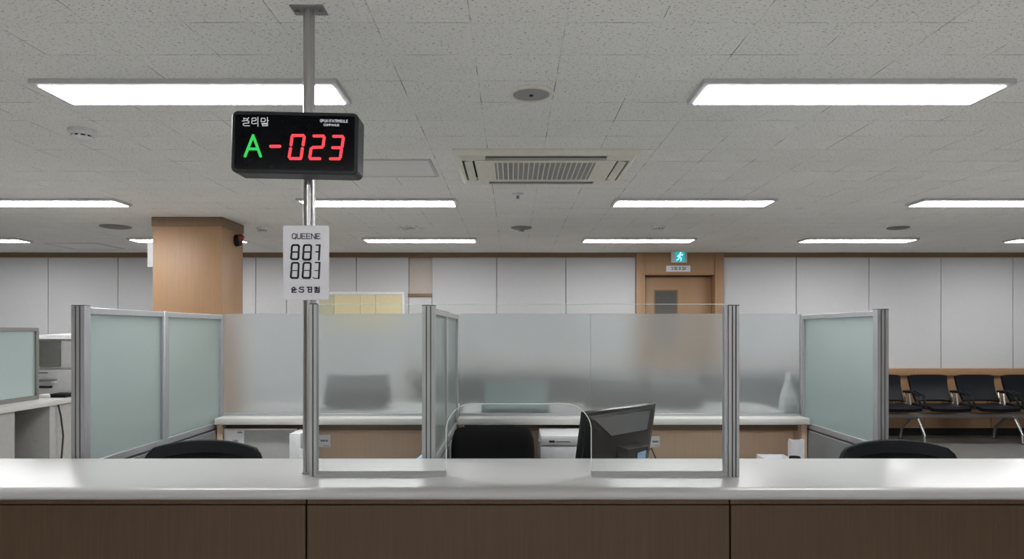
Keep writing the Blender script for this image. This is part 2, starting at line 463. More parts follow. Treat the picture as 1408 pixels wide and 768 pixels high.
# alarm horn on the pillar's near flank
ya = 6.78; za = wz(328.5, ya)
t = thing('fire_alarm', 'dark red and black alarm beacon on the side of the wooden pillar', 'alarm', (px1, ya, za))
MB().cyl((px1, ya, za - .015), (px1 + .045, ya, za - .015), .062, .052).build('base', 'black', t)
MB().lathe([(0, .045), (.02, .042), (.036, .028), (.042, 0)], (0, 0, 0)).build('lens', 'red', t, local=True)
ln = t.children[-1]; ln.rotation_euler = (0, math.pi / 2, 0); ln.location = (.04, -.01, .012)
MB().cyl((px1 + .08, ya - .01, za + .0), (px1 + .112, ya - .012, za - .012), .007).build('tip', 'white_plastic', t)

# ------------------------------------------------------------------ ceiling lamps
def lamp(x0, x1, y0, y1, label):
    t = thing('ceiling_light', label, 'ceiling light', ((x0 + x1) / 2, (y0 + y1) / 2, CEIL - .024), group='rectangular ceiling light panels')
    z0, z1, e = CEIL - .022, CEIL, .027
    mb = MB()
    mb.box(x0, x1, y0, y0 + e, z0, z1); mb.box(x0, x1, y1 - e * .5, y1, z0, z1)
    mb.box(x0, x0 + e, y0 + e, y1 - e * .5, z0, z1); mb.box(x1 - e, x1, y0 + e, y1 - e * .5, z0, z1)
    mb.build('frame', 'lampframe', t)
    box(x0 + e, x1 - e, y0 + e, y1 - e * .5, z0 - .003, z1 - .003, .001, 1).build('diffuser', 'lamp', t)
R1, R2, R3 = (2.915, 3.19), (5.53, 5.80), (7.875, 8.15)
lamp(-2.11, -.765, *R1, 'large rectangular ceiling light crossed by the steel pole above the number display')
lamp(.835, 2.20, *R1, 'large rectangular ceiling light nearest the camera, right of the round ceiling speaker')
for k, (y, what) in enumerate(((-.85, 'over the hall just behind the camera'), (-2.75, 'over the hall far behind the camera'))):
    lamp(-2.11, -.765, y, y + .275, 'left rectangular ceiling light ' + what)
    lamp(.835, 2.20, y, y + .275, 'right rectangular ceiling light ' + what)
lamp(-4.64, -3.29, *R2, 'rectangular ceiling light cut by the left photo edge, in front of the pillar')
lamp(-1.79, -.465, *R2, 'rectangular ceiling light behind the pole, between number display and white placard')
lamp(.855, 2.20, *R2, 'rectangular ceiling light just beyond and right of the air conditioner cassette')
lamp(3.41, 4.76, *R2, 'rectangular ceiling light cut by the right photo edge, in the middle lamp row')
lamp(-7.2, -5.84, *R3, 'far ceiling light cut by the left photo edge, near the back wall')
lamp(-4.54, -3.2, *R3, 'far ceiling light partly hidden behind the wooden pillar')
lamp(-1.77, -.42, *R3, 'far ceiling light above the cream pinboard on the back wall')
lamp(.84, 2.18, *R3, 'far ceiling light in front of the wooden door with the exit sign')
lamp(3.47, 4.80, *R3, 'far ceiling light right of the exit sign, above the white wall panels')
lamp(5.97, 7.3, *R3, 'far ceiling light barely showing at the right photo edge')

# ------------------------------------------------------------------ air conditioner cassette
def aircon():
    cx, cy = .21, 4.46; W, D = .57, .43
    t = thing('air_conditioner', 'cream four-way air conditioner cassette set in the ceiling', 'air conditioner', (cx, cy, CEIL - .035))
    zb = CEIL - .035
    xo, yo = .525, .385        # outer edge of the air slots
    # sloping outer frame
    b = bmesh.new()
    loops = []
    for (hx, hy, z) in ((W, D, CEIL), (W, D, CEIL - .012), (W - .03, D - .03, zb), (xo, yo, zb), (xo, yo, CEIL)):
        loops.append([b.verts.new((cx + sx * hx, cy + sy * hy, z)) for sx, sy in ((-1, -1), (1, -1), (1, 1), (-1, 1))])
    for A, B in zip(loops, loops[1:]):
        for k in range(4): b.faces.new((A[k], A[(k + 1) % 4], B[(k + 1) % 4], B[k]))
    bmesh.ops.recalc_face_normals(b, faces=b.faces)
    fm = MB(); fm._join(b)
    xi, yi = .445, .29      # inner edge of the air slots
    # corner blocks bridging the frame and the middle panel
    for sx in (-1, 1):
        for sy in (-1, 1):
            fm.prism([(cx + sx * xo, cy + sy * yo), (cx + sx * xo, cy + sy * (yi - .02)), (cx + sx * (xi + .01), cy + sy * (yi - .02)), (cx + sx * (xi - .01), cy + sy * yi), (cx + sx * (xi - .07), cy + sy * yi), (cx + sx * (xi - .07), cy + sy * yo)], 'z', zb, CEIL - .012)
    fm.build('frame', 'cream_plastic', t, smooth=20)
    box(cx - xo, cx + xo, cy - yo, cy + yo, CEIL - .004, CEIL - .001).build('air_slot', 'dark', t)
    # middle panel with an opening for the grille
    gx, gy = .32, .24
    mp = MB()
    for a in ((-xi, xi, -yi, -gy), (-xi, xi, gy, yi), (-xi, -gx, -gy, gy), (gx, xi, -gy, gy)):
        mp.box(cx + a[0], cx + a[1], cy + a[2], cy + a[3], zb - .004, CEIL - .006)
    mp.build('middle_panel', 'cream_plastic', t)
    g = MB(); g.box(cx - gx, cx + gx, cy - gy, cy + gy, zb + .012, zb + .02)
    g.build('grille_back', 'dark', t)
    g = MB()
    for k in range(19):
        x = cx - gx + (k + .5) * 2 * gx / 19
        g.box(x - .004, x + .004, cy - gy, cy + gy, zb - .003, zb + .008)
    g.build('grille_frame', 'cream_plastic', t)
    g = MB()
    for k in range(34):
        y = cy - gy + (k + .5) * 2 * gy / 34
        g.box(cx - gx, cx + gx, y - .004, y + .004, zb - .001, zb + .010)
    g.build('intake_grille', 'intake', t)
    # louvre flaps
    for s in (-1, 1):
        m = Matrix.Translation((cx + s * .485, cy, zb + .002)) @ Matrix.Rotation(s * math.radians(14), 4, 'Y')
        MB().box(-.026, .026, -(yi - .03), yi - .03, -.006, .006, .005, 2, mat=m).build('louver', 'cream_plastic', t)
        m = Matrix.Translation((cx, cy + s * .335, zb + .014)) @ Matrix.Rotation(-s * math.radians(38), 4, 'X')
        MB().box(-(xi - .075), xi - .075, -.022, .022, -.004, .004, .003, 2, mat=m).build('louver', 'grille', t)
aircon()

# ------------------------------------------------------------------ small ceiling fittings
def on_ceiling(px, py): d = (CEIL - EYE) * F / (455 - py); return wx(px, d), d
x, y = on_ceiling(730.5, 127.5)
t = thing('ceiling_speaker', 'large round grey ceiling speaker between the two big lamps', 'speaker', (x, y, CEIL))
MB().lathe([(.105, 0), (.105, -.006), (.098, -.012), (.086, -.012), (.084, -.004), (.084, 0)], (x, y, CEIL), 48).build('rim', 'cream_plastic', t)
MB().lathe([(.085, -.002), (.084, -.007), (.0, -.008)], (x, y, CEIL), 48).build('grille', 'hole_grey', t)
MB().cyl((x, y + .01, CEIL - .008), (x, y + .01, CEIL - .012), .010, seg=12).build('hub', 'dark', t)

def detector(px, py, r, h, label):
    x, y = on_ceiling(px, py)
    t = thing('smoke_detector', label, 'smoke detector', (x, y, CEIL - h))
    MB().lathe([(r, 0), (r, -.3 * h), (r * .8, -.55 * h), (r * .78, -.55 * h)], (x, y, CEIL)).build('base', 'white_plastic', t)
    MB().lathe([(r * .74, -.5 * h), (r * .72, -.72 * h)], (x, y, CEIL)).build('chamber', 'dark', t)
    for k in range(10):
        v = MB(); a = k * math.pi / 5; c = (x + r * .76 * math.cos(a), y + r * .76 * math.sin(a))
        v.cyl((c[0], c[1], CEIL - .5 * h), (c[0], c[1], CEIL - .75 * h), r * .10, seg=6)
        v.build('vent_rib', 'white_plastic', t)
    MB().lathe([(r * .8, -.70 * h), (r * .74, -.85 * h), (r * .5, -h), (0, -h)], (x, y, CEIL)).build('cap', 'white_plastic', t)
detector(113, 179, .068, .056, 'white smoke detector below the left end of the pole-crossed ceiling light')
detector(905, 311, .075, .05, 'white smoke detector on the ceiling short of the wooden door')
detector(361, 313, .06, .05, 'pale smoke detector on the ceiling beside the red pillar alarm')
def disc(px, py, r, name, label, cat, mat, tip=True):
    x, y = on_ceiling(px, py)
    t = thing(name, label, cat, (x, y, CEIL))
    MB().lathe([(r, 0), (r, -.008), (r * .8, -.016), (r * .35, -.018), (0, -.018)], (x, y, CEIL)).build('plate', mat, t)
    if tip: MB().lathe([(r * .3, -.017), (r * .24, -.035), (r * .33, -.04), (0, -.042)], (x, y, CEIL), 16).build('nozzle', 'steel_dull', t)
disc(712, 266, .045, 'sprinkler', 'small ceiling sprinkler just beyond the air conditioner', 'sprinkler', 'white_plastic')
disc(717, 312.5, .11, 'ceiling_vent', 'round ceiling vent with nozzle, centred between the two far lamps', 'vent', 'grille')
disc(159, 311, .15, 'ceiling_vent', 'flat round vent on the ceiling left of the wooden pillar', 'vent', 'grille', False)
disc(1235, 312.5, .11, 'ceiling_vent', 'flat round vent on the ceiling short of the right-hand wall panels', 'vent', 'grille', False)
def hatch(x0, x1, y0, y1, label):
    t = thing('access_hatch', label, 'access hatch', ((x0 + x1) / 2, (y0 + y1) / 2, CEIL))
    e = .022; mb = MB()
    for a in ((x0, x1, y0, y0 + e), (x0, x1, y1 - e, y1), (x0, x0 + e, y0 + e, y1 - e), (x1 - e, x1, y0 + e, y1 - e)):
        mb.box(a[0], a[1], a[2], a[3], CEIL - .007, CEIL + .001, .002, 1)
    mb.build('frame', 'lampframe', t)
    box(x0 + e, x1 - e, y0 + e, y1 - e, CEIL - .003, CEIL + .001).build('lid', 'hatch_lid', t)
hatch(-1.14, -.52, 4.28, 4.76, 'square ceiling access hatch showing right of the number display')
hatch(wx(85, 8.7), wx(85, 8.7) + .68, 8.35, 8.95, 'square ceiling access hatch near the back wall, left of the pillar')

# ------------------------------------------------------------------ things on the back wall
DY = BACK - .03
t = thing('exit_sign', 'lit teal exit sign with running figure above the wooden door', 'sign', (wx(932.5, DY), DY, wz(361, DY)))
x0, x1, z0, z1 = wx(922, DY), wx(943.5, DY), wz(361, DY), wz(345.3, DY)
box(x0, x1, DY - .05, DY, z0, z1, .004).build('housing', 'white_plastic', t)
gx0, gx1 = wx(927, DY), wx(940, DY)
box(gx0, gx1, DY - .054, DY - .049, z0 + .012, z1 - .006).build('lit_panel', 'exit_teal', t)
mb = MB(); S = (z1 - z0); cx = (gx0 + gx1) / 2; cz = (z0 + z1) / 2
def fg(pts, w): mb.stroke([(cx + a * S, cz + b * S) for a, b in pts], w * S, DY - .058, DY - .053)
fg([(.06, .36), (.07, .36)], .15); fg([(.03, .22), (-.05, -.05)], .17)
fg([(.04, .20), (.20, .10), (.24, .22)], .08); fg([(0, .20), (-.16, .12), (-.20, -.02)], .08)
fg([(-.04, -.06), (.12, -.14), (.08, -.36)], .10); fg([(-.05, -.06), (-.12, -.22), (-.27, -.30)], .10)
mb.build('running_figure', 'exit_white', t)
t = thing('door_plaque', 'small white name plaque above the wooden door', 'plaque', (wx(932, DY), DY, wz(374, DY)))
box(wx(916, DY), wx(949, DY), DY - .012, DY, wz(373.5, DY), wz(365, DY), .002).build('plate', 'acrylic', t)
mb = MB(); h = .035; zc2 = wz(369, DY)
for k, X in enumerate((923.5, 927.5, 929.5, 934, 938, 941)):
    X = wx(X, DY)
    mb.stroke([(X - .010, zc2 + h / 2), (X + .010, zc2 + h / 2), (X + .010, zc2 - h / 2), (X - .010, zc2 - h / 2)], .007, DY - .014, DY - .011)
    if k % 2: mb.stroke([(X - .012, zc2), (X + .012, zc2)], .007, DY - .014, DY - .011)
mb.build('lettering', 'ink', t)
t = thing('pinboard', 'cream pinboard in a white frame on the back wall behind the pole', 'pinboard', (wx(497, BACK), BACK, wz(450, BACK)))
bx0, bx1, bz0, bz1 = wx(436, BACK), wx(557, BACK), wz(452, BACK), wz(400.8, BACK)
e = .04; mb = MB()
for a in ((bx0, bx1, bz1 - e, bz1), (bx0, bx1, bz0, bz0 + e), (bx0, bx0 + e, bz0 + e, bz1 - e), (bx1 - e, bx1, bz0 + e, bz1 - e)):
    mb.box(a[0], a[1], BACK - .03, BACK, a[2], a[3], .003, 1)
mb.build('frame', 'white_plastic', t)
mb = MB(); sx = [wx(460, BACK), wx(496, BACK), wx(517, BACK), bx1 - e]
for a, b in zip(sx, sx[1:]): mb.box(a + .002, b - .002, BACK - .02, BACK, bz0 + e, bz1 - e)
mb.build('board', 'cork', t)
box(bx0 + e, sx[0] - .004, BACK - .016, BACK, bz0 + e, bz1 - e).build('board', 'cork_dim', t)

# ------------------------------------------------------------------ reception counter
CT = EYE - .485       # top of the worktop
pf = [(2.55, CT), (2.085, CT), (2.068, CT - .003), (2.058, CT - .010), (2.055, CT - .019), (2.058, CT - .029), (2.066, CT - .035), (2.08, CT - .038), (2.55, CT - .038)]
o = MB().prism(pf, 'x', -2.04, 2.04).build('counter_worktop', 'stone', smooth=50)
tag(o, 'long glossy white solid-surface worktop on top of the reception counter', 'countertop')
jx = [wx(421, 2.12) - 1.343, wx(421, 2.12), wx(1004, 2.12), wx(1004, 2.12) + 1.343]
for k, lb in enumerate(('left section of the wooden counter front, below the steel pole and beyond', 'middle section of the wooden counter front, below the glass screen', 'right section of the wooden counter front, right of the screen post')):
    a, b = jx[k] + .003, jx[k + 1] - .003
    t = thing('counter_cabinet', lb, 'counter', ((a + b) / 2, 2.26, 0), group='wood veneer counter sections')
    MB().box(a, b, 2.14, 2.40, .08, CT - .038).build('carcass', 'walnut', t)
    MB().box(a, b, 2.12, 2.14, .10, CT - .066, .001, 1).build('front_panel', 'counter_wood', t)
    MB().box(a, b, 2.126, 2.14, CT - .064, CT - .038).build('top_rail', 'walnut', t)
    MB().box(a, b, 2.17, 2.38, 0, .08).build('plinth', 'dark', t)

# ------------------------------------------------------------------ steel pole
PX, PY = -.6945, 2.29
t = thing('steel_pole', 'tall steel pole from the counter to the ceiling, carrying both number signs', 'pole', (PX, PY, CT))
MB().cyl((PX, PY, 1.60), (PX, PY, CEIL - .004), .0195, seg=40).build('tube', 'steel', t)
# lower sleeve: ribbed extrusion
prof = []
for k in range(72):
    a = 2 * math.pi * k / 72
    r = .0205 - (.0022 if abs(((a + math.pi / 8) % (math.pi / 4)) - math.pi / 8) < .09 else 0)
    prof.append((PX + r * math.cos(a), PY + r * math.sin(a)))
MB().prism(prof, 'z', CT, 1.60).build('lower_sleeve', 'steel', t, smooth=25)
cp = MB().box(PX - .057, PX + .057, PY - .036, PY + .036, CEIL - .004, CEIL, .001, 1).build('ceiling_plate', 'steel_dull', t)
for sx in (-1, 1):
    MB().cyl((PX + sx * .040, PY, CEIL - .004), (PX + sx * .040, PY, CEIL - .011), .008, seg=6).build('bolt', 'steel_dull', cp)
MB().lathe([(.0205, 0), (.023, 0), (.023, .003), (.0205, .006)], (PX, PY, CT)).build('foot_ring', 'steel_dull', t)

# ------------------------------------------------------------------ clear glass screen on the counter
def extrusion(x0, x1, y0, y1, z0, z1, n, parent, name='post', mat='alu', groove=.004, face='y'):
    """aluminium extrusion with n grooves in the faces that look along y (or x)"""
    gap = (x1 - x0) / (n + 1) if face == 'y' else (y1 - y0) / (n + 1)
    g = .0026
    if face == 'y':
        front, back = [], []
        for k in range(1, n + 1):
            c = x0 + k * gap
            front += [(c - g, y0), (c - g, y0 + groove), (c + g, y0 + groove), (c + g, y0)]
        for k in range(n, 0, -1):
            c = x0 + k * gap
            back += [(c + g, y1), (c + g, y1 - groove), (c - g, y1 - groove), (c - g, y1)]
        poly = [(x0, y0)] + front + [(x1, y0), (x1, y1)] + back + [(x0, y1)]
    p = MB().prism(poly, 'z', z0, z1 - .003).build(name, mat, parent, smooth=20)
    gm = MB()
    for k in range(1, n + 1):
        c = x0 + k * gap
        gm.box(c - g, c + g, y0 + groove - .0015, y0 + groove, z0, z1 - .004)
        gm.box(c - g, c + g, y1 - groove, y1 - groove + .0015, z0, z1 - .004)
    gm.build('groove_strip', 'groove', p)
    MB().box(x0 - .0005, x1 + .0005, y0 - .0005, y1 + .0005, z1 - .003, z1, .0008, 1).build('end_cap', 'alu_dark', p)
    return p

GY = 2.25
t = thing('glass_screen', 'clear glass counter screen with an arched speaking opening and two aluminium posts', 'glass screen', (0, GY, CT))
gl, gr = wx(433, GY), wx(996, GY)
gt = wz(418, GY); gb = CT + .004
al, ar, at = wx(613.5, GY), wx(813, GY), wz(555, GY)
r = .088
poly = [(gl, gb), (gl, gt), (gr, gt), (gr, gb), (ar, gb)]
for k in range(13):
    a = k / 12 * math.pi / 2; poly.append((ar - r + r * math.cos(a), at - r + r * math.sin(a)))
for k in range(13):
    a = math.pi / 2 + k / 12 * math.pi / 2; poly.append((al + r + r * math.cos(a), at - r + r * math.sin(a)))
poly.append((al, gb))
pane = MB().prism(poly, 'y', GY - .003, GY + .003).build('pane', 'glass', t, smooth=0)
# polished rim of the sheet
rim = MB().tube([(a, GY, b) for a, b in [(ar, CT + .02)] + poly[5:-1] + [(al, CT + .02)]], .0016, 6)
rim.tube([(gl, GY, gt), (gr, GY, gt)], .0010, 6)
rim.build('polished_edge', 'glass_edge', pane)
extrusion(wx(427.5, GY), wx(437, GY), GY - .017, GY + .012, CT, wz(417, GY), 1, t)
rp = extrusion(wx(999.5, GY), wx(1013.5, GY), GY - .022, GY + .022, CT, wz(419, GY), 2, t)
box(wx(994.5, GY), wx(999.5, GY), GY - .012, GY + .012, CT, wz(419.5, GY), .001, 1).build('glazing_bead', 'alu', t)
for a, b in ((wx(437, GY), al + .0), (ar, wx(994.5, GY))):
    MB().prism([(GY - .017, CT), (GY - .017, CT + .006), (GY - .008, CT + .016), (GY + .008, CT + .016), (GY + .017, CT + .006), (GY + .017, CT)], 'x', a, b).build('base_rail', 'alu', t, smooth=20)

# ------------------------------------------------------------------ lettering alphabet (4 wide x 6 high)
AL = {
 'Q': [[(0, 1), (0, 5), (1, 6), (3, 6), (4, 5), (4, 1), (3, 0), (1, 0), (0, 1)], [(2.6, 1.4), (4, -.4)]],
 'U': [[(0, 6), (0, 1), (1, 0), (3, 0), (4, 1), (4, 6)]], 'E': [[(4, 6), (0, 6), (0, 0), (4, 0)], [(0, 3), (3.4, 3)]],
 'N': [[(0, 0), (0, 6), (4, 0), (4, 6)]], 'O': [[(0, 1), (0, 5), (1, 6), (3, 6), (4, 5), (4, 1), (3, 0), (1, 0), (0, 1)]],
 'P': [[(0, 0), (0, 6), (3, 6), (4, 5), (4, 4), (3, 3), (0, 3)]], 'X': [[(0, 0), (4, 6)], [(0, 6), (4, 0)]], 'I': [[(2, 0), (2, 6)]],
 'F': [[(0, 0), (0, 6), (4, 6)], [(0, 3), (3, 3)]], 'T': [[(0, 6), (4, 6)], [(2, 0), (2, 6)]],
 'R': [[(0, 0), (0, 6), (3, 6), (4, 5), (4, 4), (3, 3), (0, 3)], [(2, 3), (4, 0)]], 'M': [[(0, 0), (0, 6), (2, 3), (4, 6), (4, 0)]],
 'S': [[(4, 5), (3, 6), (1, 6), (0, 5), (0, 4), (1, 3), (3, 3), (4, 2), (4, 1), (3, 0), (1, 0), (0, 1)]],
 'L': [[(0, 6), (0, 0), (4, 0)]], 'C': [[(4, 5), (3, 6), (1, 6), (0, 5), (0, 1), (1, 0), (3, 0), (4, 1)]],
 'A': [[(0, 0), (2, 6), (4, 0)], [(.8, 2), (3.2, 2)]],
}
def word(mb, s, x0, x1, z0, z1, wd, ya, yb):
    n = len(s); adv = (x1 - x0) / n; gw = adv * .76; sx, sz = gw / 4, (z1 - z0) / 6
    for k, c in enumerate(s):
        for st in AL[c]: mb.stroke([(x0 + k * adv + p[0] * sx, z0 + p[1] * sz) for p in st], wd, ya, yb)

# ------------------------------------------------------------------ LED number display
SD = 2.185; roll = math.radians(1.15)
scx, scz = wx(405, SD), wz(196, SD)
t = thing('number_display', 'black LED queue display reading A-023, fixed to the steel pole', 'display', (scx, SD, scz), (0, roll, 0))
hw, hh = 87.2 * SD / F, 42.6 * SD / F
def rrect(hx, hz, r, n=8):
    P = []
    for (sx, sz, a0) in ((1, 1, 0), (-1, 1, 90), (-1, -1, 180), (1, -1, 270)):
        for k in range(n + 1):
            a = math.radians(a0 + 90 * k / n); P.append((sx * (hx - r) + r * math.cos(a), sz * (hz - r) + r * math.sin(a)))
    return P
def rr_shell(mb, rings):
    """rings: (hx, hz, r, y) rounded rectangles lofted, both ends capped"""
    b = bmesh.new(); L = [[b.verts.new((p[0], y, p[1])) for p in rrect(hx, hz, r)] for hx, hz, r, y in rings]
    for A, B in zip(L, L[1:]):
        for k in range(len(A)): b.faces.new((A[k], A[(k + 1) % len(A)], B[(k + 1) % len(A)], B[k]))
    b.faces.new(L[0]); b.faces.new(L[-1]); bmesh.ops.recalc_face_normals(b, faces=b.faces); mb._join(b)
mb = MB(); i = .0125
rr_shell(mb, [(hw - i, hh - i, .006, .004), (hw - i + .001, hh - i + .001, .007, .0), (hw - .003, hh - .003, .017, 0), (hw, hh, .020, .004), (hw, hh, .020, .030), (hw, hh, .020, .083), (hw - .004, hh - .004, .017, .084)])
hs = mb.build('housing', 'sign_shell', t, local=True, smooth=35)
mb = MB(); rr_shell(mb, [(hw - i, hh - i, .006, .001), (hw - i, hh - i, .006, .006)])
mb.build('display_face', 'black_matt', t, local=True)
def L2(zx, zy, ox, oy, s):
    """a point on the sign's photo close-up -> the sign's own upright axes, metres"""
    X = (ox + zx * s - 405) * SD / F; Z = -(oy + zy * s - 196) * SD / F
    c, s_ = math.cos(roll), math.sin(roll)
    return (X * c - Z * s_, X * s_ + Z * c)
def seg(name, mat, strokes, wpx, z=(300, 130, .1692)):
    mb = MB()
    for st in strokes: mb.stroke([L2(p[0], p[1], *z) for p in st], wpx * z[2] * SD / F, -.0012, .0015)
    return mb.build(name, mat, t, local=True, smooth=0)
seg('green_letter', 'led_green', [[(218, 500), (284, 332)], [(284, 332), (345, 500)], [(240, 441), (324, 441)]], 21)
seg('led_dash', 'led_red', [[(428, 420), (500, 420)]], 25)
seg('led_digit', 'led_red', [[(605, 332), (692, 332)], [(600, 345), (592, 408)], [(588, 438), (577, 505)], [(586, 519), (670, 519)], [(700, 345), (690, 408)], [(684, 438), (675, 505)]], 23)
seg('led_digit', 'led_red', [[(778, 336), (855, 336)], [(862, 348), (853, 415)], [(770, 429), (843, 427)], [(755, 440), (744, 508)], [(750, 520), (826, 520)]], 23)
seg('led_digit', 'led_red', [[(938, 339), (1010, 339)], [(1017, 352), (1008, 420)], [(930, 431), (1000, 431)], [(1002, 445), (993, 508)], [(912, 521), (985, 521)]], 23)
K = (310, 150, .06512)
seg('heading', 'white_ink', [
    [(385, 185), (392, 220)], [(488, 178), (455, 235)], [(400, 195), (455, 205)], [(358, 250), (430, 240), (490, 250)], [(497, 258), (490, 292), (382, 300), (376, 335), (400, 350), (508, 350)],
    [(555, 215), (575, 187), (635, 185), (652, 212), (638, 242), (560, 245), (556, 298), (590, 311), (660, 297)], [(685, 168), (685, 360)],
    [(752, 262), (757, 192), (828, 190), (843, 228), (828, 262), (752, 264)], [(886, 172), (886, 300)], [(886, 238), (908, 240)], [(765, 302), (850, 298), (888, 300), (886, 350), (785, 350), (778, 318), (880, 318)]], 13, K)
mb = MB()
a = L2(415, 248, 410, 150, .0729); b = L2(945, 196, 410, 150, .0729)
word(mb, 'OPUXIFATRMSULE', a[0], b[0], (a[1] + b[1]) / 2 - .0040, (a[1] + b[1]) / 2 + .0040, .0012, -.0008, .0015)
a = L2(482, 318, 410, 150, .0729); b = L2(780, 278, 410, 150, .0729)
word(mb, 'COMPANUS', a[0], b[0], (a[1] + b[1]) / 2 - .0030, (a[1] + b[1]) / 2 + .0030, .0011, -.0008, .0015)
mb.build('small_lettering', 'white_ink', t, local=True, smooth=0)
MB().box(-.02 + (PX - scx), .02 + (PX - scx), .083, PY - SD - .0215, -.03, .03).build('clamp', 'alu_dark', t, local=True)

# ------------------------------------------------------------------ white queue placard
QD = 2.262
qcx, qcz = wx(420.5, QD), wz(361, QD)
t = thing('queue_placard', 'white rounded placard reading QUEENE with black digits, on the steel pole', 'sign', (qcx, QD, qcz))
mb = MB(); qw, qh = 31.5 * QD / F, 51.2 * QD / F
rr_shell(mb, [(qw - .001, qh - .001, .006, 0), (qw, qh, .007, .001), (qw, qh, .007, .005), (qw - .001, qh - .001, .006, .006)])
mb.build('plate', 'acrylic', t, local=True)
def Q(zx, zy, ox=360, oy=300, s=.16925): return ((ox + zx * s - 420.5) * QD / F, -(oy + zy * s - 361) * QD / F)
def qs(mb, pts, wpx, z=(360, 300, .16925)): mb.stroke([Q(p[0], p[1], *z) for p in pts], 1.35 * wpx * z[2] * QD / F, -.0010, .0008)
mb = MB(); a = Q(248, 165); b = Q(482, 125)
word(mb, 'QUEENE', a[0], b[0], a[1], b[1], .0027, -.0010, .0008)
mb.build('heading', 'ink', t, local=True, smooth=0)
def eight(x0, x1, y0, y1, mid, thin=False):
    mb = MB(); c = 9
    qs(mb, [(x0 + 8 + c, y0), (x1 - c, y0), (x1, y0 + c), (x1 - 2, mid - 6)], 11)
    qs(mb, [(x0 + 8 + c, y0), (x0 + 8, y0 + c), (x0 + 4, mid - 8)], 11)
    qs(mb, [(x0 + 4, mid + 7), (x0, y1 - c), (x0 + c, y1), (x1 - 4 - c, y1), (x1 - 5, y1 - c), (x1 - 3, mid + 6)], 12)
    qs(mb, [(x0 + 7, mid), (x1 - 6, mid)], 5 if thin else 9)
    mb.build('digit', 'ink', t, local=True, smooth=0)
eight(238, 302, 217, 332, 273); eight(334, 402, 217, 334, 273)
eight(236, 300, 361, 484, 424, True); eight(331, 398, 361, 483, 423, True)
mb = MB(); qs(mb, [(442, 217), (471, 217)], 8); qs(mb, [(471, 217), (464, 335)], 11); qs(mb, [(440, 272), (464, 272)], 8); mb.build('digit', 'ink', t, local=True, smooth=0)
mb = MB(); qs(mb, [(436, 358), (470, 360)], 8); qs(mb, [(470, 360), (463, 486)], 11); qs(mb, [(430, 424), (463, 424)], 5); qs(mb, [(417, 482), (430, 487), (462, 487)], 6); mb.build('digit', 'ink', t, local=True, smooth=0)
for st in ([(300, 345), (335, 347), (410, 342)], [(300, 488), (345, 495), (400, 493)]):
    mb = MB(); qs(mb, st, 3); mb.build('faint_line', 'faint_ink', t, local=True, smooth=0)
Z4 = (385, 375, .05858); mb = MB()
for st in ([(272, 388), (300, 345), (335, 335), (355, 362), (330, 392), (290, 390)], [(388, 385), (330, 408), (282, 425)], [(300, 412), (278, 452), (380, 452)],
           [(560, 345), (535, 335), (475, 335), (455, 362), (480, 384), (540, 386), (560, 415), (535, 450), (475, 450), (448, 428)],
           [(632, 335), (672, 335), (665, 450), (742, 450), (745, 335), (672, 335)], [(665, 390), (742, 390)],
           [(808, 340), (872, 335), (870, 372), (812, 378)], [(922, 330), (922, 455), (825, 455), (825, 420), (922, 415)], [(872, 375), (922, 375)], [(850, 335), (850, 415)]):
    qs(mb, st, 19, Z4)
mb.build('footer_lettering', 'ink', t, local=True, smooth=0)

# ------------------------------------------------------------------ desk dividers
DT = 1.563     # top of the dividers
def divider(x, ys, label, posts_wide=.05):
    """frosted glass over a grey fabric panel, running away from the counter; ys = post positions"""
    t = thing('desk_divider', label, 'divider', (x, ys[0], 0), group='frosted glass desk dividers')
    y0 = ys[0]
    pw = posts_wide
    extrusion(x - pw / 2, x + pw / 2, y0 - .02, y0 + .02, 0, DT + .008, 2, t)
    for k in range(1, len(ys)):
        a = ys[k - 1] + (.02 if k == 1 else .012); b = ys[k] - .012
        last = k == len(ys) - 1
        box(x - .014, x + .014, ys[k] - .012, ys[k] + .012, 0, DT + .003, .001, 1).build('post', 'alu', t)
        h = .013
        box(x - h, x + h, a, b, DT - .026, DT, .002, 1).build('top_rail', 'alu', t)
        box(x - h, x + h, a, b, .925, .955, .002, 1).build('middle_rail', 'alu', t)
        for q0, q1 in ((a, a + .014), (b - .018, b)): box(x - h, x + h, q0, q1, .955, DT - .026).build('glazing_bead', 'alu', t)
        box(x - .003, x + .003, a + .014, b - .018, .955, DT - .026).build('glass_pane', 'frost_teal', t)
        box(x - .017, x + .017, a, b, .06, .915, .003, 1).build('fabric_panel', 'grey_panel', t)
        box(x - .010, x + .010, a, b, .915, .925).build('shadow_gap', 'groove', t)
PXW = 1.675
divider(-PXW, [2.60, 3.213, 3.85], 'left frosted glass divider between the far-left desk and the counter bay')
divider(-.322, [2.60, 3.213, 3.85], 'narrow-looking frosted divider in the middle, left of the black padded chair')
divider(PXW, [3.04, 3.85], 'right frosted glass divider between the bottle and the waiting seats')

# back glazing on the ledge
def glazing(x0, x1, splits, label):
    t = thing('frosted_screen', label, 'glass screen', ((x0 + x1) / 2, 3.85, CT), group='frosted screens along the rear ledge')
    MB().box(x0, x1, 3.838, 3.862, CT, CT + .014, .002, 1).build('bottom_rail', 'alu', t)
    xs = [x0] + splits + [x1]
    for a, b in zip(xs, xs[1:]):
        MB().box(a + .0008, b - .0008, 3.846, 3.854, CT + .014, wz(431, 3.85), .001, 1).build('glass_pane', 'frost', t)
glazing(-1.656, -.342, [], 'frosted glass screen on the rear ledge, left of the middle divider')
glazing(-.304, 1.656, [wx(812, 3.85)], 'long frosted glass screen on the rear ledge, behind the monitor')

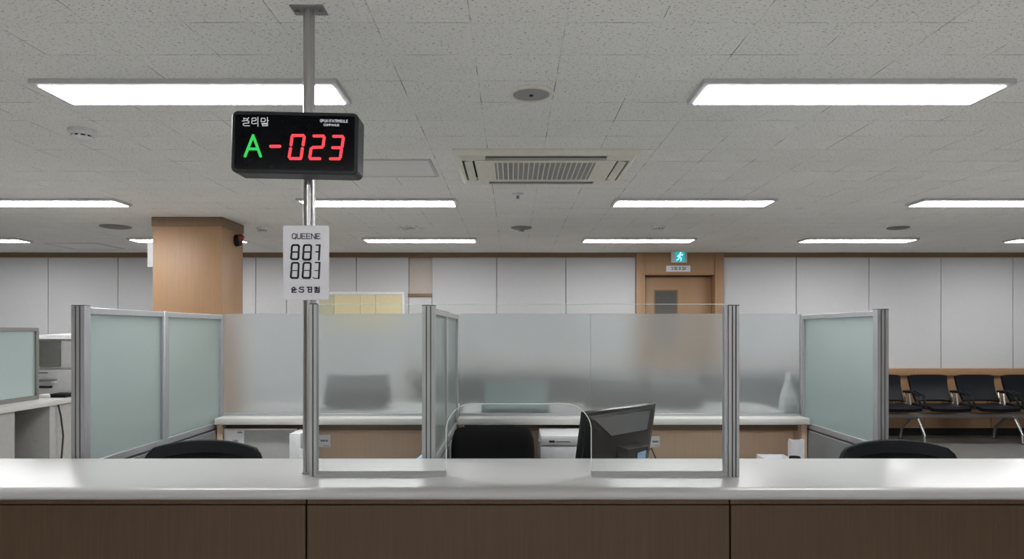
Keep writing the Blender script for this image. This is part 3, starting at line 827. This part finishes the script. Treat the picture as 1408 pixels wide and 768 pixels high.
# rear desks with a raised ledge
def rear_desk(x0, x1, label):
    t = thing('rear_desk', label, 'desk', ((x0 + x1) / 2, 3.85, 0), group='rear desks with white ledges')
    MB().box(x0, x1, 3.72, 4.50, CT - .036, CT, .004).build('ledge', 'ledge', t)
    for a, b in ((x0 + .004, x0 + .034), (x1 - .034, x1 - .004)):
        MB().box(a, b, 3.745, 4.48, 0, CT - .036, .001, 1).build('side_panel', 'beech', t)
    MB().box(x0 + .034, x1 - .034, 3.80, 3.82, CT - .078, CT - .036).build('apron', 'walnut', t)
    MB().box(x0 + .034, x1 - .034, 3.86, 3.88, .05, CT - .036).build('back_panel', 'beech', t)
    MB().box(x0 + .034, x1 - .034, 3.36, 3.86, .69, .72, .003, 1).build('desktop', 'stone', t)
    for a in (x0 + .034, x1 - .059):
        MB().box(a, a + .025, 3.40, 3.745, 0, .69).build('leg_panel', 'beech', t)
    return t
rd1 = rear_desk(-1.656, -.342, 'rear desk with white ledge in the left bay')
rd2 = rear_desk(-.304, 1.656, 'rear desk with white ledge behind the monitor and padded chair')
def plate(parent, pxa, pxb, pya, pyb, name='label_plate'):
    d = 3.86; x0, x1, z0, z1 = wx(pxa, d), wx(pxb, d), wz(pyb, d), wz(pya, d)
    p = box(x0, x1, d - .005, d, z0, z1, .001, 1).build(name, 'paper', parent)
    m = MB(); c = (z0 + z1) / 2
    for k in range(3):
        X = x0 + (x1 - x0) * (.25 + .2 * k); m.stroke([(X, c + .005), (X + .006, c - .004), (X + .011, c + .004)], .004, d - .007, d - .0045)
    m.stroke([(x0 + .5 * (x1 - x0), z0 + .008), (x1 - .006, z0 + .008)], .002, d - .007, d - .0045)
    m.build('lettering', 'ink', p)
plate(rd1, 437, 454.5, 597, 614); plate(rd2, 893, 907, 599, 614)

# ------------------------------------------------------------------ things behind and on the rear ledge
def machine(pxa, pxb, py_top, lid, d0, d1, label, mat='black', lidmat='slate'):
    x0, x1 = wx(pxa, d0), wx(pxb, d0); z1 = wz(py_top, d0); zl = CT + (z1 - CT) * lid
    t = thing('desktop_printer', label, 'printer', ((x0 + x1) / 2, (d0 + d1) / 2, CT))
    MB().box(x0, x1, d0, d1, CT + .008, zl, .012).build('body', mat, t)
    MB().prism([(d0 + .01, zl), (d0 + .03, z1), (d1 - .01, z1), (d1 - .01, zl)], 'x', x0 + .012, x1 - .012).build('lid', lidmat, t)
    MB().box(x0 + .05, x1 - .05, d0 - .02, d0 + .01, CT + .05, CT + .062, .003).build('paper_slot', 'slate', t)
    for a in (x0 + .04, x1 - .04):
        for b in (d0 + .04, d1 - .04): MB().cyl((a, b, CT), (a, b, CT + .009), .012, seg=12).build('rubber_foot', 'dark', t)
machine(445, 530, 516, .52, 4.24, 4.46, 'dark desktop printer blurred behind the left frosted screen')
machine(806, 884, 522, .60, 4.24, 4.46, 'dark desktop printer blurred behind frosted glass, just above the monitor')
machine(892, 968, 524, .60, 4.24, 4.46, 'dark desktop printer blurred behind frosted glass, right of the monitor')
# small framed desk panel close behind the glass
d = 3.90; x0, x1, z1 = wx(662, d), wx(755, d), wz(519, d)
t = thing('tabletop_screen', 'pale framed panel standing on the rear ledge behind the frosted screen', 'panel', ((x0 + x1) / 2, d, CT))
mb = MB()
for a in ((x0, x1, z1 - .022, z1), (x0, x1, CT + .012, CT + .034), (x0, x0 + .02, CT + .034, z1 - .022), (x1 - .02, x1, CT + .034, z1 - .022)):
    mb.box(a[0], a[1], d - .01, d + .01, a[2], a[3], .002, 1)
mb.build('frame', 'alu', t)
box(x0 + .02, x1 - .02, d - .003, d + .003, CT + .034, z1 - .022).build('panel_sheet', 'frost_teal', t)
for q in (x0 + .04, x1 - .10): box(q, q + .06, d - .03, d + .05, CT, CT + .013, .002).build('foot', 'alu', t)
# bottle and box behind the glass
bx, by = wx(1084, 3.93), 3.938
hb = wz(513, 3.93) - CT
t = thing('bottle', 'white long-necked bottle behind the frosted screen beside the right divider', 'bottle', (bx, by, CT))
MB().lathe([(0, 0), (.044, 0), (.048, .008), (.049, hb * .28), (.046, hb * .42), (.035, hb * .56), (.022, hb * .70), (.017, hb * .80), (.016, hb * .93), (0, hb * .93)], (bx, by, CT)).build('body', 'ceramic', t)
MB().lathe([(.019, hb * .92), (.020, hb * .99), (.017, hb), (0, hb)], (bx, by, CT)).build('cap', 'ceramic', t)
t = thing('small_box', 'low white box in front of the bottle behind the frosted screen', 'box', (wx(1092, 3.875), 3.874, CT))
box(wx(1077, 3.87), wx(1104, 3.87), 3.864, 3.884, CT, wz(555, 3.87), .003).build('carton', 'white_plastic', t)
box(wx(1077, 3.87) - .001, wx(1104, 3.87) + .001, 3.8635, 3.885, wz(557.5, 3.87), wz(555, 3.87) + .001, .001).build('lid', 'white_plastic', t)

# ------------------------------------------------------------------ things on the rear desks
DK = .7206
d = 3.77
x0, x1, z1 = wx(309, d), wx(408, d), wz(589, d)
t = thing('grey_board', 'grey framed board standing under the left rear ledge', 'board', ((x0 + x1) / 2, d, DK))
mb = MB()
for a in ((x0, x0 + .016, DK, z1), (x1 - .008, x1, DK, z1), (x0 + .016, x1 - .008, z1 - .006, z1), (x0 + .016, x1 - .008, DK, DK + .01)):
    mb.box(a[0], a[1], d - .008, d + .008, a[2], a[3], .001, 1)
mb.build('frame', 'white_plastic', t)
box(x0 + .016, x1 - .008, d - .003, d + .005, DK + .01, z1 - .006).build('sheet', 'grey_metal', t)
d = 3.765
o = thing('notice_paper', 'white note sheet on the left of the grey board', 'paper', (wx(324, d), d, wz(628, d)))
MB().box(wx(311, d), wx(336, d), d - .0035, d - .001, wz(634, d), wz(591, d)).build('sheet', 'paper', o)
mb = MB()
for (pa, py) in ((327, 594), (321, 605.5)):
    X, Zc = wx(pa, d), wz(py, d)
    for k in range(4): mb.stroke([(X + k * .007, Zc + .004), (X + k * .007 + .005, Zc - .004)], .003, d - .0045, d - .003)
mb.build('lettering', 'ink', o)
d = 3.74
t = thing('binder', 'white upright binder beside the grey board, half behind the steel pole', 'binder', (wx(415, d), d, DK))
MB().box(wx(410, d), wx(425, d), d - .15, d + .02, DK, wz(590, d), .004).build('cover', 'white_plastic', t)
MB().box(wx(411.5, d - .15), wx(420, d - .15), d - .152, d - .148, wz(622, d), wz(610, d)).build('spine_label', 'paper', t)
# blue pack
bx, by = -.455, 3.50
mb = MB(); mb.grid(lambda u, v: (bx - .06 + .12 * u + .006 * math.sin(9 * v), by - .04 + .08 * v, DK + .004 + .105 * (math.sin(math.pi * min(max(u, .02), .98)) ** .5) * (math.sin(math.pi * min(max(v, .02), .98)) ** .5) + .004 * math.sin(17 * u + 11 * v)), 16, 12, .003)
tag(mb.build('tissue_pack', 'blue'), 'light blue tissue pack beside the middle divider, on the left rear desk', 'tissue pack')
# white printer
d = 3.48; x0, x1, z1 = wx(743, d), wx(743, d) + .36, wz(598.5, d)
t = thing('laser_printer', 'white laser printer under the ledge, between padded chair and monitor', 'printer', ((x0 + x1) / 2, d + .14, DK))
zs = wz(613, d)
MB().box(x0, x1, d, d + .29, DK + .006, zs - .0015, .008).build('body', 'white_plastic', t)
MB().box(x0 + .001, x1 - .001, d - .002, d + .29, zs + .0015, z1, .008).build('top_cover', 'white_plastic', t)
MB().box(x0 + .03, x1 - .03, d + .01, d + .27, zs - .006, zs + .006).build('seam', 'grille', t)
MB().box(x0 + .045, x0 + .075, d - .0035, d, wz(608, d), wz(605, d)).build('badge', 'ink', t)
MB().box(x0 + .08, x0 + .155, d - .003, d, wz(607.5, d), wz(606, d)).build('button_strip', 'grille', t)
MB().box(x0 - .012, x0, d + .03, d + .05, DK + .02, DK + .17, .003).build('side_latch', 'grey_metal', t)
for a in (x0 + .04, x1 - .04):
    for b in (d + .04, d + .25): MB().cyl((a, b, DK), (a, b, DK + .007), .012, seg=12).build('rubber_foot', 'dark', t)
# magazine file and trays on the right
d = 3.52; x0, x1 = wx(1089, d), wx(1106, d)
t = thing('magazine_file', 'white magazine file standing against the right end of the rear desk', 'file holder', ((x0 + x1) / 2, d + .1, DK))
zf = wz(604, d)
mb = MB()
sh = [(d, DK + .003), (d, zf - .015), (d + .01, zf), (d + .04, zf), (d + .055, zf - .02), (d + .055, DK + .003)]
mb.prism(sh, 'x', x0, x0 + .003); mb.prism(sh, 'x', x1 - .003, x1)
mb.box(x0, x1, d - .003, d, DK, zf); mb.box(x0, x1, d, d + .055, DK, DK + .003); mb.box(x0, x1, d + .052, d + .055, DK, zf - .02)
mb.build('case', 'white_plastic', t)
box(x0 + .006, x1 - .006, d + .010, d + .045, DK + .003, zf - .03).build('paper_stack', 'paper', t)
d = 3.42; x0, x1 = wx(1050, d), wx(1087, d); zt = wz(629, d)
t = thing('paper_tray', 'white stacked paper tray left of the magazine file', 'tray', ((x0 + x1) / 2, d + .05, DK))
for z in (DK, zt - .045):
    mb = MB(); mb.box(x0, x1, d, d + .10, z, z + .004); mb.box(x0, x0 + .004, d, d + .10, z + .004, z + .045); mb.box(x1 - .004, x1, d, d + .10, z + .004, z + .045); mb.box(x0, x1, d + .096, d + .10, z + .004, z + .045)
    mb.build('tier', 'white_plastic', t)
MB().cyl((x0 + .01, d + .02, DK + .045), (x0 + .01, d + .02, zt - .045), .004, seg=8).cyl((x1 - .01, d + .02, DK + .045), (x1 - .01, d + .02, zt - .045), .004, seg=8).cyl((x1 - .01, d + .08, DK + .045), (x1 - .01, d + .08, zt - .045), .004, seg=8).cyl((x0 + .01, d + .08, DK + .045), (x0 + .01, d + .08, zt - .045), .004, seg=8).build('riser', 'white_plastic', t)
ml = MB(); xm, ym = wx(1094, 3.38), 3.39
ml.lathe([(0, .0), (.022, 0), (.025, .05), (.028, .11), (.026, .115), (.024, .11), (.022, .02), (0, .018)], (xm, ym, DK))
tag(ml.build('pen_cup', 'black'), 'small black cup in front of the white magazine file', 'cup')

# ------------------------------------------------------------------ staff desk behind the counter + monitor
t = thing('staff_desk', 'white staff desk behind the counter, under the monitor', 'desk', (.55, 2.75, 0))
MB().box(-.28, 1.36, 2.42, 3.04, .695, .72, .003, 1).build('desktop', 'stone', t)
for x in (.17, 1.31): MB().box(x, x + .025, 2.45, 3.05, 0, .695).build('leg_panel', 'grey_metal', t)
MB().box(.195, 1.31, 2.45, 2.47, .25, .695).build('modesty_panel', 'grey_metal', t)
th = math.atan2(.36, .363)
mx, my, mz = .468, 2.895, 1.142
t = thing('monitor', 'black computer monitor seen from behind, standing on the staff desk', 'monitor', (mx, my, DK), (0, 0, th))
TL = Matrix.Translation((0, 0, mz - DK)) @ Matrix.Rotation(math.radians(9), 4, 'X')
W2, H = .253, .335
MB().box(-W2, W2, -.018, .012, -H, 0, .004, mat=TL).build('bezel', 'black_gloss', t, local=True)
MB().box(-W2 + .014, W2 - .014, .0105, .0135, -H + .02, -.014, mat=TL).build('screen', 'black_matt', t, local=True)
# tapering back shell
b = bmesh.new(); L = []
for (a0, a1, z0, z1, y) in ((-W2 + .012, W2 - .012, -H + .012, -.012, -.017), (-W2 + .022, W2 - .05, -H + .03, -.022, -.026), (-.155, .12, -H + .05, -.095, -.078)):
    L.append([b.verts.new((x, y, z)) for x, z in ((a0, z0), (a1, z0), (a1, z1), (a0, z1))])
for A, B in zip(L, L[1:]):
    for k in range(4): b.faces.new((A[k], A[(k + 1) % 4], B[(k + 1) % 4], B[k]))
b.faces.new(L[-1]); b.faces.new(L[0]); bmesh.ops.recalc_face_normals(b, faces=b.faces)
bmesh.ops.bevel(b, geom=list(b.edges), offset=.003, segments=2, affect='EDGES')
mb = MB(); mb._join(b, TL); mb.build('back_shell', 'black_shell', t, local=True)
b = bmesh.new(); L = []  # added grey sheet: ceiling light on the sloping facet put into its colour
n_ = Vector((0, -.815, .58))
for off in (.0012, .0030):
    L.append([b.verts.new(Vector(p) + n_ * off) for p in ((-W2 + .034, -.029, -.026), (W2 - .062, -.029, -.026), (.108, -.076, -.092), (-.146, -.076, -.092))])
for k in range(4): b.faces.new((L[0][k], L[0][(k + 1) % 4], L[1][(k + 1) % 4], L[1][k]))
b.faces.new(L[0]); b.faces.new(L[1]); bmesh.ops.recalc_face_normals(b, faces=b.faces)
mb = MB(); mb._join(b, TL); mb.build('facet_sheen', 'sheen_grey', t, local=True)['label'] = 'grey sheet on the sloping facet, its colour standing for reflected light'
mb = MB(); mb.box(-.10, .045, -.14, -.07, -.30, -.137, .004, mat=TL); mb.build('hinge_block', 'black_gloss', t, local=True)
st = MB(); st.box(-.06, .02, -.12, -.07, -(mz - DK) + .012, -.24, .006, mat=Matrix.Translation((0, 0, mz - DK))); st.build('stand', 'black', t, local=True)
MB().box(-.15, .11, -.20, .02, 0, .014, .005).build('stand_foot', 'black', t, local=True)
mb = MB(); mb.box(-.045, .015, -.1425, -.1405, -.215, -.157, mat=TL @ Matrix.Rotation(math.radians(-4), 4, 'Y')); mb.build('sticker', 'blue', t, local=True)
mb = MB(); mb.tube([(.03, -.10, .235), (.06, -.12, .25), (.08, -.13, .20), (.10, -.12, .10), (.12, -.08, .006)], .003, 8); mb.build('cable', 'black', t, local=True)

# ------------------------------------------------------------------ office chairs
def star_base(t, x, y, R=.25):
    mb = MB()
    for k in range(5):
        a = k * 2 * math.pi / 5 + .3
        mb.tube([(x + .03 * math.cos(a), y + .03 * math.sin(a), .11), (x + R * math.cos(a), y + R * math.sin(a), .075)], [.022, .014], 8)
    mb.build('star_base', 'black', t)
    for k in range(5):
        a = k * 2 * math.pi / 5 + .3; c = Vector((x + R * math.cos(a), y + R * math.sin(a), .028)); n = Vector((-math.sin(a), math.cos(a), 0)) * .02
        MB().cyl(c - n, c + n, .028, seg=16).cyl(c + Vector((0, 0, .02)), c + Vector((0, 0, .05)), .008, seg=8).build('caster', 'black', t)
    MB().cyl((x, y, .10), (x, y, .26), .026, seg=16).cyl((x, y, .26), (x, y, .43), .017, seg=16).build('gas_lift', 'black', t)

def mesh_chair(x, yb, zt, hw, label):
    """task chair facing the counter: netting stretched in a black frame"""
    yc = yb - .235
    t = thing('office_chair', label, 'chair', (x, yc, 0), group='mesh-back office chairs')
    zb = zt - .46
    def S(u, v):
        s = 2 * u - 1                                  # -1..1 across
        half = hw * (1 - .12 * max(0, 1 - v) ** 1.5)
        top = zt - .040 * abs(s) ** 2.2 - .055 * max(0, abs(s) - .90) * 10
        z = zb + (top - zb) * v
        return Vector((x + s * half, yb - .045 * s * s + .035 * (v - .4) ** 2 - .02 * math.sin(math.pi * v) + .03 * v, z))
    MB().grid(S, 24, 16, .004).build('netting', 'netting', t)
    rim = []
    N = 28
    for k in range(N + 1): rim.append(S(k / N, 1.0))
    for k in range(1, 13): rim.append(S(1, 1 - k / 12))
    for k in range(1, N): rim.append(S(1 - k / N, 0))
    for k in range(12): rim.append(S(0, k / 12))
    MB().tube(rim, .0095, 10, cyclic=True).build('back_frame', 'black', t)
    # deep moulded top band of the frame
    MB().grid(lambda u, v: S(u, .90 + .105 * v) + Vector((0, -.006, 0)), 28, 3, .012).build('top_band', 'black', t)
    MB().tube([(x, yb + .035, zb + .26), (x, yb + .05, zb + .05), (x, yb + .02, .46), (x, yc + .05, .43)], [.022, .026, .026, .022], 10).build('back_spine', 'black', t)
    zs = .47
    MB().box(x - .235, x + .235, yc - .225, yc + .17, zs - .035, zs + .025, .028, 4).build('seat', 'black_fabric', t)
    MB().box(x - .09, x + .09, yc - .09, yc + .09, zs - .07, zs - .036, .01).build('tilt_mechanism', 'black', t)
    star_base(t, x, yc)
    return t
c1 = mesh_chair(wx(286, 2.97), 2.93, wz(607, 2.97), 80 * 2.97 / F, 'black mesh-back office chair in the left counter bay')
c2 = copy_tree(c1); c2.location.x = wx(1227, 2.97); c2['label'] = 'black mesh-back office chair in front of the right frosted divider'

def padded_chair():
    x = (wx(618, 3.2) + wx(734, 3.2)) / 2 + .006; yb = 3.2; zt = wz(585, 3.2); hw = 58 * 3.2 / F; yc = yb - .26
    t = thing('padded_chair', 'black padded office chair behind the speaking opening, right of the middle divider', 'chair', (x, yc, 0))
    zb = .55
    def S(u, v):
        s = 2 * u - 1; k = abs(s)
        half = hw * (.93 + .07 * v if v > .35 else .955 - .09 * (.35 - v))
        top = zt - .012 * k ** 2 - (.045 * ((k - .78) / .22) ** 2.2 if k > .78 else 0)
        return Vector((x + s * half, yb - .05 * s * s + .03 * v, zb + (top - zb) * v))
    mb = MB()
    b = bmesh.new(); nu, nv = 20, 14; T = .085
    for side in (0, 1):
        pass
    def cushion(u, v):                      # closed pad: front half then back half, wrapped round in u
        a = u * 2 * math.pi
        s = math.copysign(abs(math.cos(a)) ** .45, math.cos(a)); n = math.copysign(abs(math.sin(a)) ** .7, math.sin(a))
        vv = min(max(v, 0), 1); edge = (1 - abs(2 * vv - 1) ** 6) ** .5
        p = S((s * (.90 + .10 * edge) + 1) / 2, vv)
        return p + Vector((0, n * T * .5 * max(edge, .15), 0))
    mb.grid(cushion, 40, 22)
    bmesh.ops.remove_doubles(mb.bm, verts=mb.bm.verts, dist=.0008)
    bmesh.ops.holes_fill(mb.bm, edges=[e for e in mb.bm.edges if e.is_boundary], sides=0)
    bmesh.ops.recalc_face_normals(mb.bm, faces=mb.bm.faces)
    mb.build('backrest', 'black_fabric', t)
    MB().tube([(x, yb + .06, .80), (x, yb + .07, .60), (x, yb + .03, .46), (x, yc + .06, .43)], [.03, .03, .026, .022], 10).build('back_spine', 'black', t)
    MB().box(x - .19, x + .19, yc - .24, yc + .19, .42, .50, .035, 4).build('seat', 'black_fabric', t)
    MB().box(x - .09, x + .09, yc - .09, yc + .09, .385, .42, .01).build('tilt_mechanism', 'black', t)
    for s in (-1, 1):
        xa = x + s * .172
        MB().tube([(xa - s * .03, yc, .44), (xa, yc, .46), (xa, yc + .02, .63)], .013, 8).build('arm_post', 'black', t)
        MB().box(xa - .024, xa + .024, yc - .08, yc + .15, .63, .66, .010, 3).build('armrest', 'black', t)
    star_base(t, x, yc, .17)
padded_chair()

# ------------------------------------------------------------------ far-left desk
LX = -3.22
t = thing('side_desk', 'grey counter desk with white top at the far left, behind the left divider', 'desk', (LX - .5, 4.7, 0))
MB().box(LX - 1.5, LX, 3.75, 5.75, CT - .037, CT, .006).build('worktop', 'ledge', t)
dg = 3.196 * F / 673
MB().box(LX - 1.45, LX - .02, 3.80, 4.36, .0, CT - .037, .002).build('end_cabinet', 'grey_metal', t)
MB().box(LX - 1.45, LX - .42, 4.36, 5.70, .0, CT - .037).build('back_panel', 'oak_dark', t)
MB().box(LX - .42, LX - .02, 4.69, 4.95, .0, CT - .037, .002).build('leg_panel', 'grey_metal', t)
MB().box(LX - .42, LX - .02, 5.55, 5.65, .0, CT - .037, .002).build('leg_panel', 'grey_metal', t)
o = MB().tube([(LX + .012 - .02, 4.76, CT - .04), (LX + .004, 4.77, CT - .12), (LX + .014, 4.78, CT - .26), (LX + .010, 4.77, CT - .40), (LX + .002, 4.75, CT - .56), (LX + .008, 4.75, .10), (LX + .012, 4.72, .006)], .006, 8).build('power_cable', 'dark')
tag(o, 'thin dark cable hanging down the far-left desk', 'cable')
d = 4.77; sxx = wx(51, d)
t = thing('desk_screen', 'frosted teal screen in a grey frame on the far-left desk', 'divider', (sxx, 4.3, CT))
zt = wz(450, d)
mb = MB(); y0, y1 = 3.85, d; h = .014
mb.box(sxx - h, sxx + h, y0, y1, zt - .028, zt, .002, 1); mb.box(sxx - h, sxx + h, y0, y1, CT, CT + .03, .002, 1)
mb.box(sxx - h, sxx + h, y0, y0 + .025, CT + .03, zt - .028); mb.box(sxx - h, sxx + h, y1 - .025, y1, CT + .03, zt - .028)
mb.build('frame', 'steel_dull', t)
box(sxx - .003, sxx + .003, y0 + .025, y1 - .025, CT + .03, zt - .028).build('glass_pane', 'frost_teal', t)
# copier on that desk
d = 5.05; x0, x1 = wx(44, d) - .02, -3.27
t = thing('multifunction_printer', 'white multifunction printer on the far-left desk behind the teal screen', 'printer', ((x0 + x1) / 2, d + .25, CT))
zA, zB, zC = wz(508, d), wz(466, d), wz(460.5, d)
MB().box(x0, x1, d, d + .45, CT + .01, zA, .012).build('body', 'white_plastic', t)
MB().box(x0 + .01, x1 - .005, d + .05, d + .45, zA, zB, .02, 3).build('upper_body', 'white_plastic', t)
MB().box(x0 + .03, wx(78, d), d + .035, d + .06, zA + .02, zB - .012, .006).build('control_panel', 'grille', t)
MB().prism([(d + .02, zB), (d + .05, zC), (d + .43, zC + .012), (d + .45, zB)], 'x', x0 + .02, x1 - .01).build('lid', 'white_plastic', t)
MB().box(x0 + .03, wx(79, d), d - .03, d + .01, wz(524.5, d), wz(521, d), .003).build('output_tray', 'grille', t)
MB().box(x0 + .03, wx(66, d), d - .006, d + .004, wz(513, d), wz(511.5, d)).build('paper_slot', 'grille', t)
MB().box(x0 + .03, wx(72, d), d - .02, d + .006, wz(533, d), wz(530, d), .002).build('drawer_handle', 'dark', t)
MB().lathe([(.03, 0), (.03, .012), (.02, .02), (0, .022)], (wx(77, d), d - .005, wz(526, d))).build('knob', 'white_plastic', t)
MB().box(x0 + .02, x1 - .02, d + .02, d + .43, CT, CT + .01).build('foot', 'dark', t)
o = MB().box(wx(74, 4.93), wx(96, 4.93), 4.88, 5.0, CT, CT + .028, .004).build('stapler_box', 'black'); tag(o, 'flat black box in front of the white multifunction printer', 'box')
o = MB().box(wx(52, 4.9), wx(72, 4.9), 4.86, 5.0, CT, CT + .022, .002).build('paper_ream', 'paper'); tag(o, 'low stack of white paper in front of the multifunction printer', 'paper')

# ------------------------------------------------------------------ waiting seats along the back wall
def beam_seats():
    y = 8.86
    xs = [wx(1282, 9.0) + k * .635 for k in (-1, 0, 1, 2)]
    t = thing('waiting_bench', 'row of four joined black waiting seats with chrome legs against the back wall', 'bench', ((xs[0] + xs[-1]) / 2, y, 0))
    zs = .43
    MB().box(xs[0] - .30, xs[-1] + .30, y - .05, y + .03, zs - .10, zs - .045, .008).build('beam', 'steel_dull', t)
    for x in xs:
        def seat(u, v, x=x):
            s = 2 * u - 1; return Vector((x + s * .255, y - .25 + .43 * v, zs + .02 - .03 * math.sin(math.pi * v) * .5 - .05 * max(0, .25 - v) ** 2 * 16 * .5 + .012 * s * s))
        MB().grid(seat, 12, 12, .045).build('seat', 'leather', t)
        def back(u, v, x=x):
            s = 2 * u - 1; return Vector((x + s * (.235 + .03 * v), y + .15 + .14 * v - .035 * s * s * .6 + .03 * math.sin(math.pi * v), zs + .10 + .345 * v - .015 * abs(s) ** 6))
        MB().grid(back, 12, 12, .035).build('backrest', 'leather', t)
        MB().tube([(x - .16, y + .10, zs - .03), (x - .16, y + .20, zs + .0), (x - .16, y + .22, zs + .16)], .012, 8).tube([(x + .16, y + .10, zs - .03), (x + .16, y + .20, zs + .0), (x + .16, y + .22, zs + .16)], .012, 8).build('back_bracket', 'chrome', t)
    for x in xs:
        for s in (-1, 1):
            a = x + s * .285
            MB().tube([(a, y + .14, zs - .03), (a, y + .18, zs + .21)], .014, 8).build('arm_post', 'chrome', t)
            MB().tube([(a, y + .20, zs + .225), (a, y + .02, zs + .235), (a, y - .12, zs + .20), (a, y - .17, zs + .10), (a, y - .19, zs + .02)], [.018, .02, .02, .017, .014], 8).build('armrest', 'black', t)
    for x in ((xs[0] + xs[1]) / 2, (xs[2] + xs[3]) / 2):
        MB().tube([(x, y - .02, zs - .08), (x, y - .09, zs - .11), (x + .02, y - .17, .11), (x + .02, y - .18, .012)], [.022, .022, .018, .016], 10).build('leg', 'chrome', t)
        MB().tube([(x, y - .02, zs - .08), (x, y + .10, zs - .12), (x - .02, y + .26, .16), (x - .02, y + .29, .012)], [.022, .020, .017, .016], 10).build('leg', 'steel_dull', t)
        MB().cyl((x + .02, y - .18, 0), (x + .02, y - .18, .014), .024, seg=14).build('foot', 'dark', t)
        MB().cyl((x - .02, y + .29, 0), (x - .02, y + .29, .014), .024, seg=14).build('foot', 'dark', t)
beam_seats()

# ------------------------------------------------------------------ low filing cabinets beyond the rear desks
for k in range(6):
    x = -.82 + .62 * k
    t = thing('filing_cabinet', 'dark grey low filing cabinet beyond the frosted screen, a soft dark shape behind the monitor', 'cabinet', (x + .30, 5.75, 0), group='low filing cabinets behind the frosted screen')
    MB().box(x, x + .61, 5.52, 6.0, .05, 1.12, .004).build('carcass', 'slate', t)
    MB().box(x + .02, x + .59, 5.54, 5.98, 0, .05).build('plinth', 'dark', t)
    for q in range(3):
        dw = MB().box(x + .012, x + .598, 5.50, 5.52, .07 + q * .345, .40 + q * .345, .003, 1).build('drawer', 'slate', t)
        MB().box(x + .24, x + .37, 5.485, 5.50, .30 + q * .345, .32 + q * .345, .004).build('handle', 'steel_dull', dw)
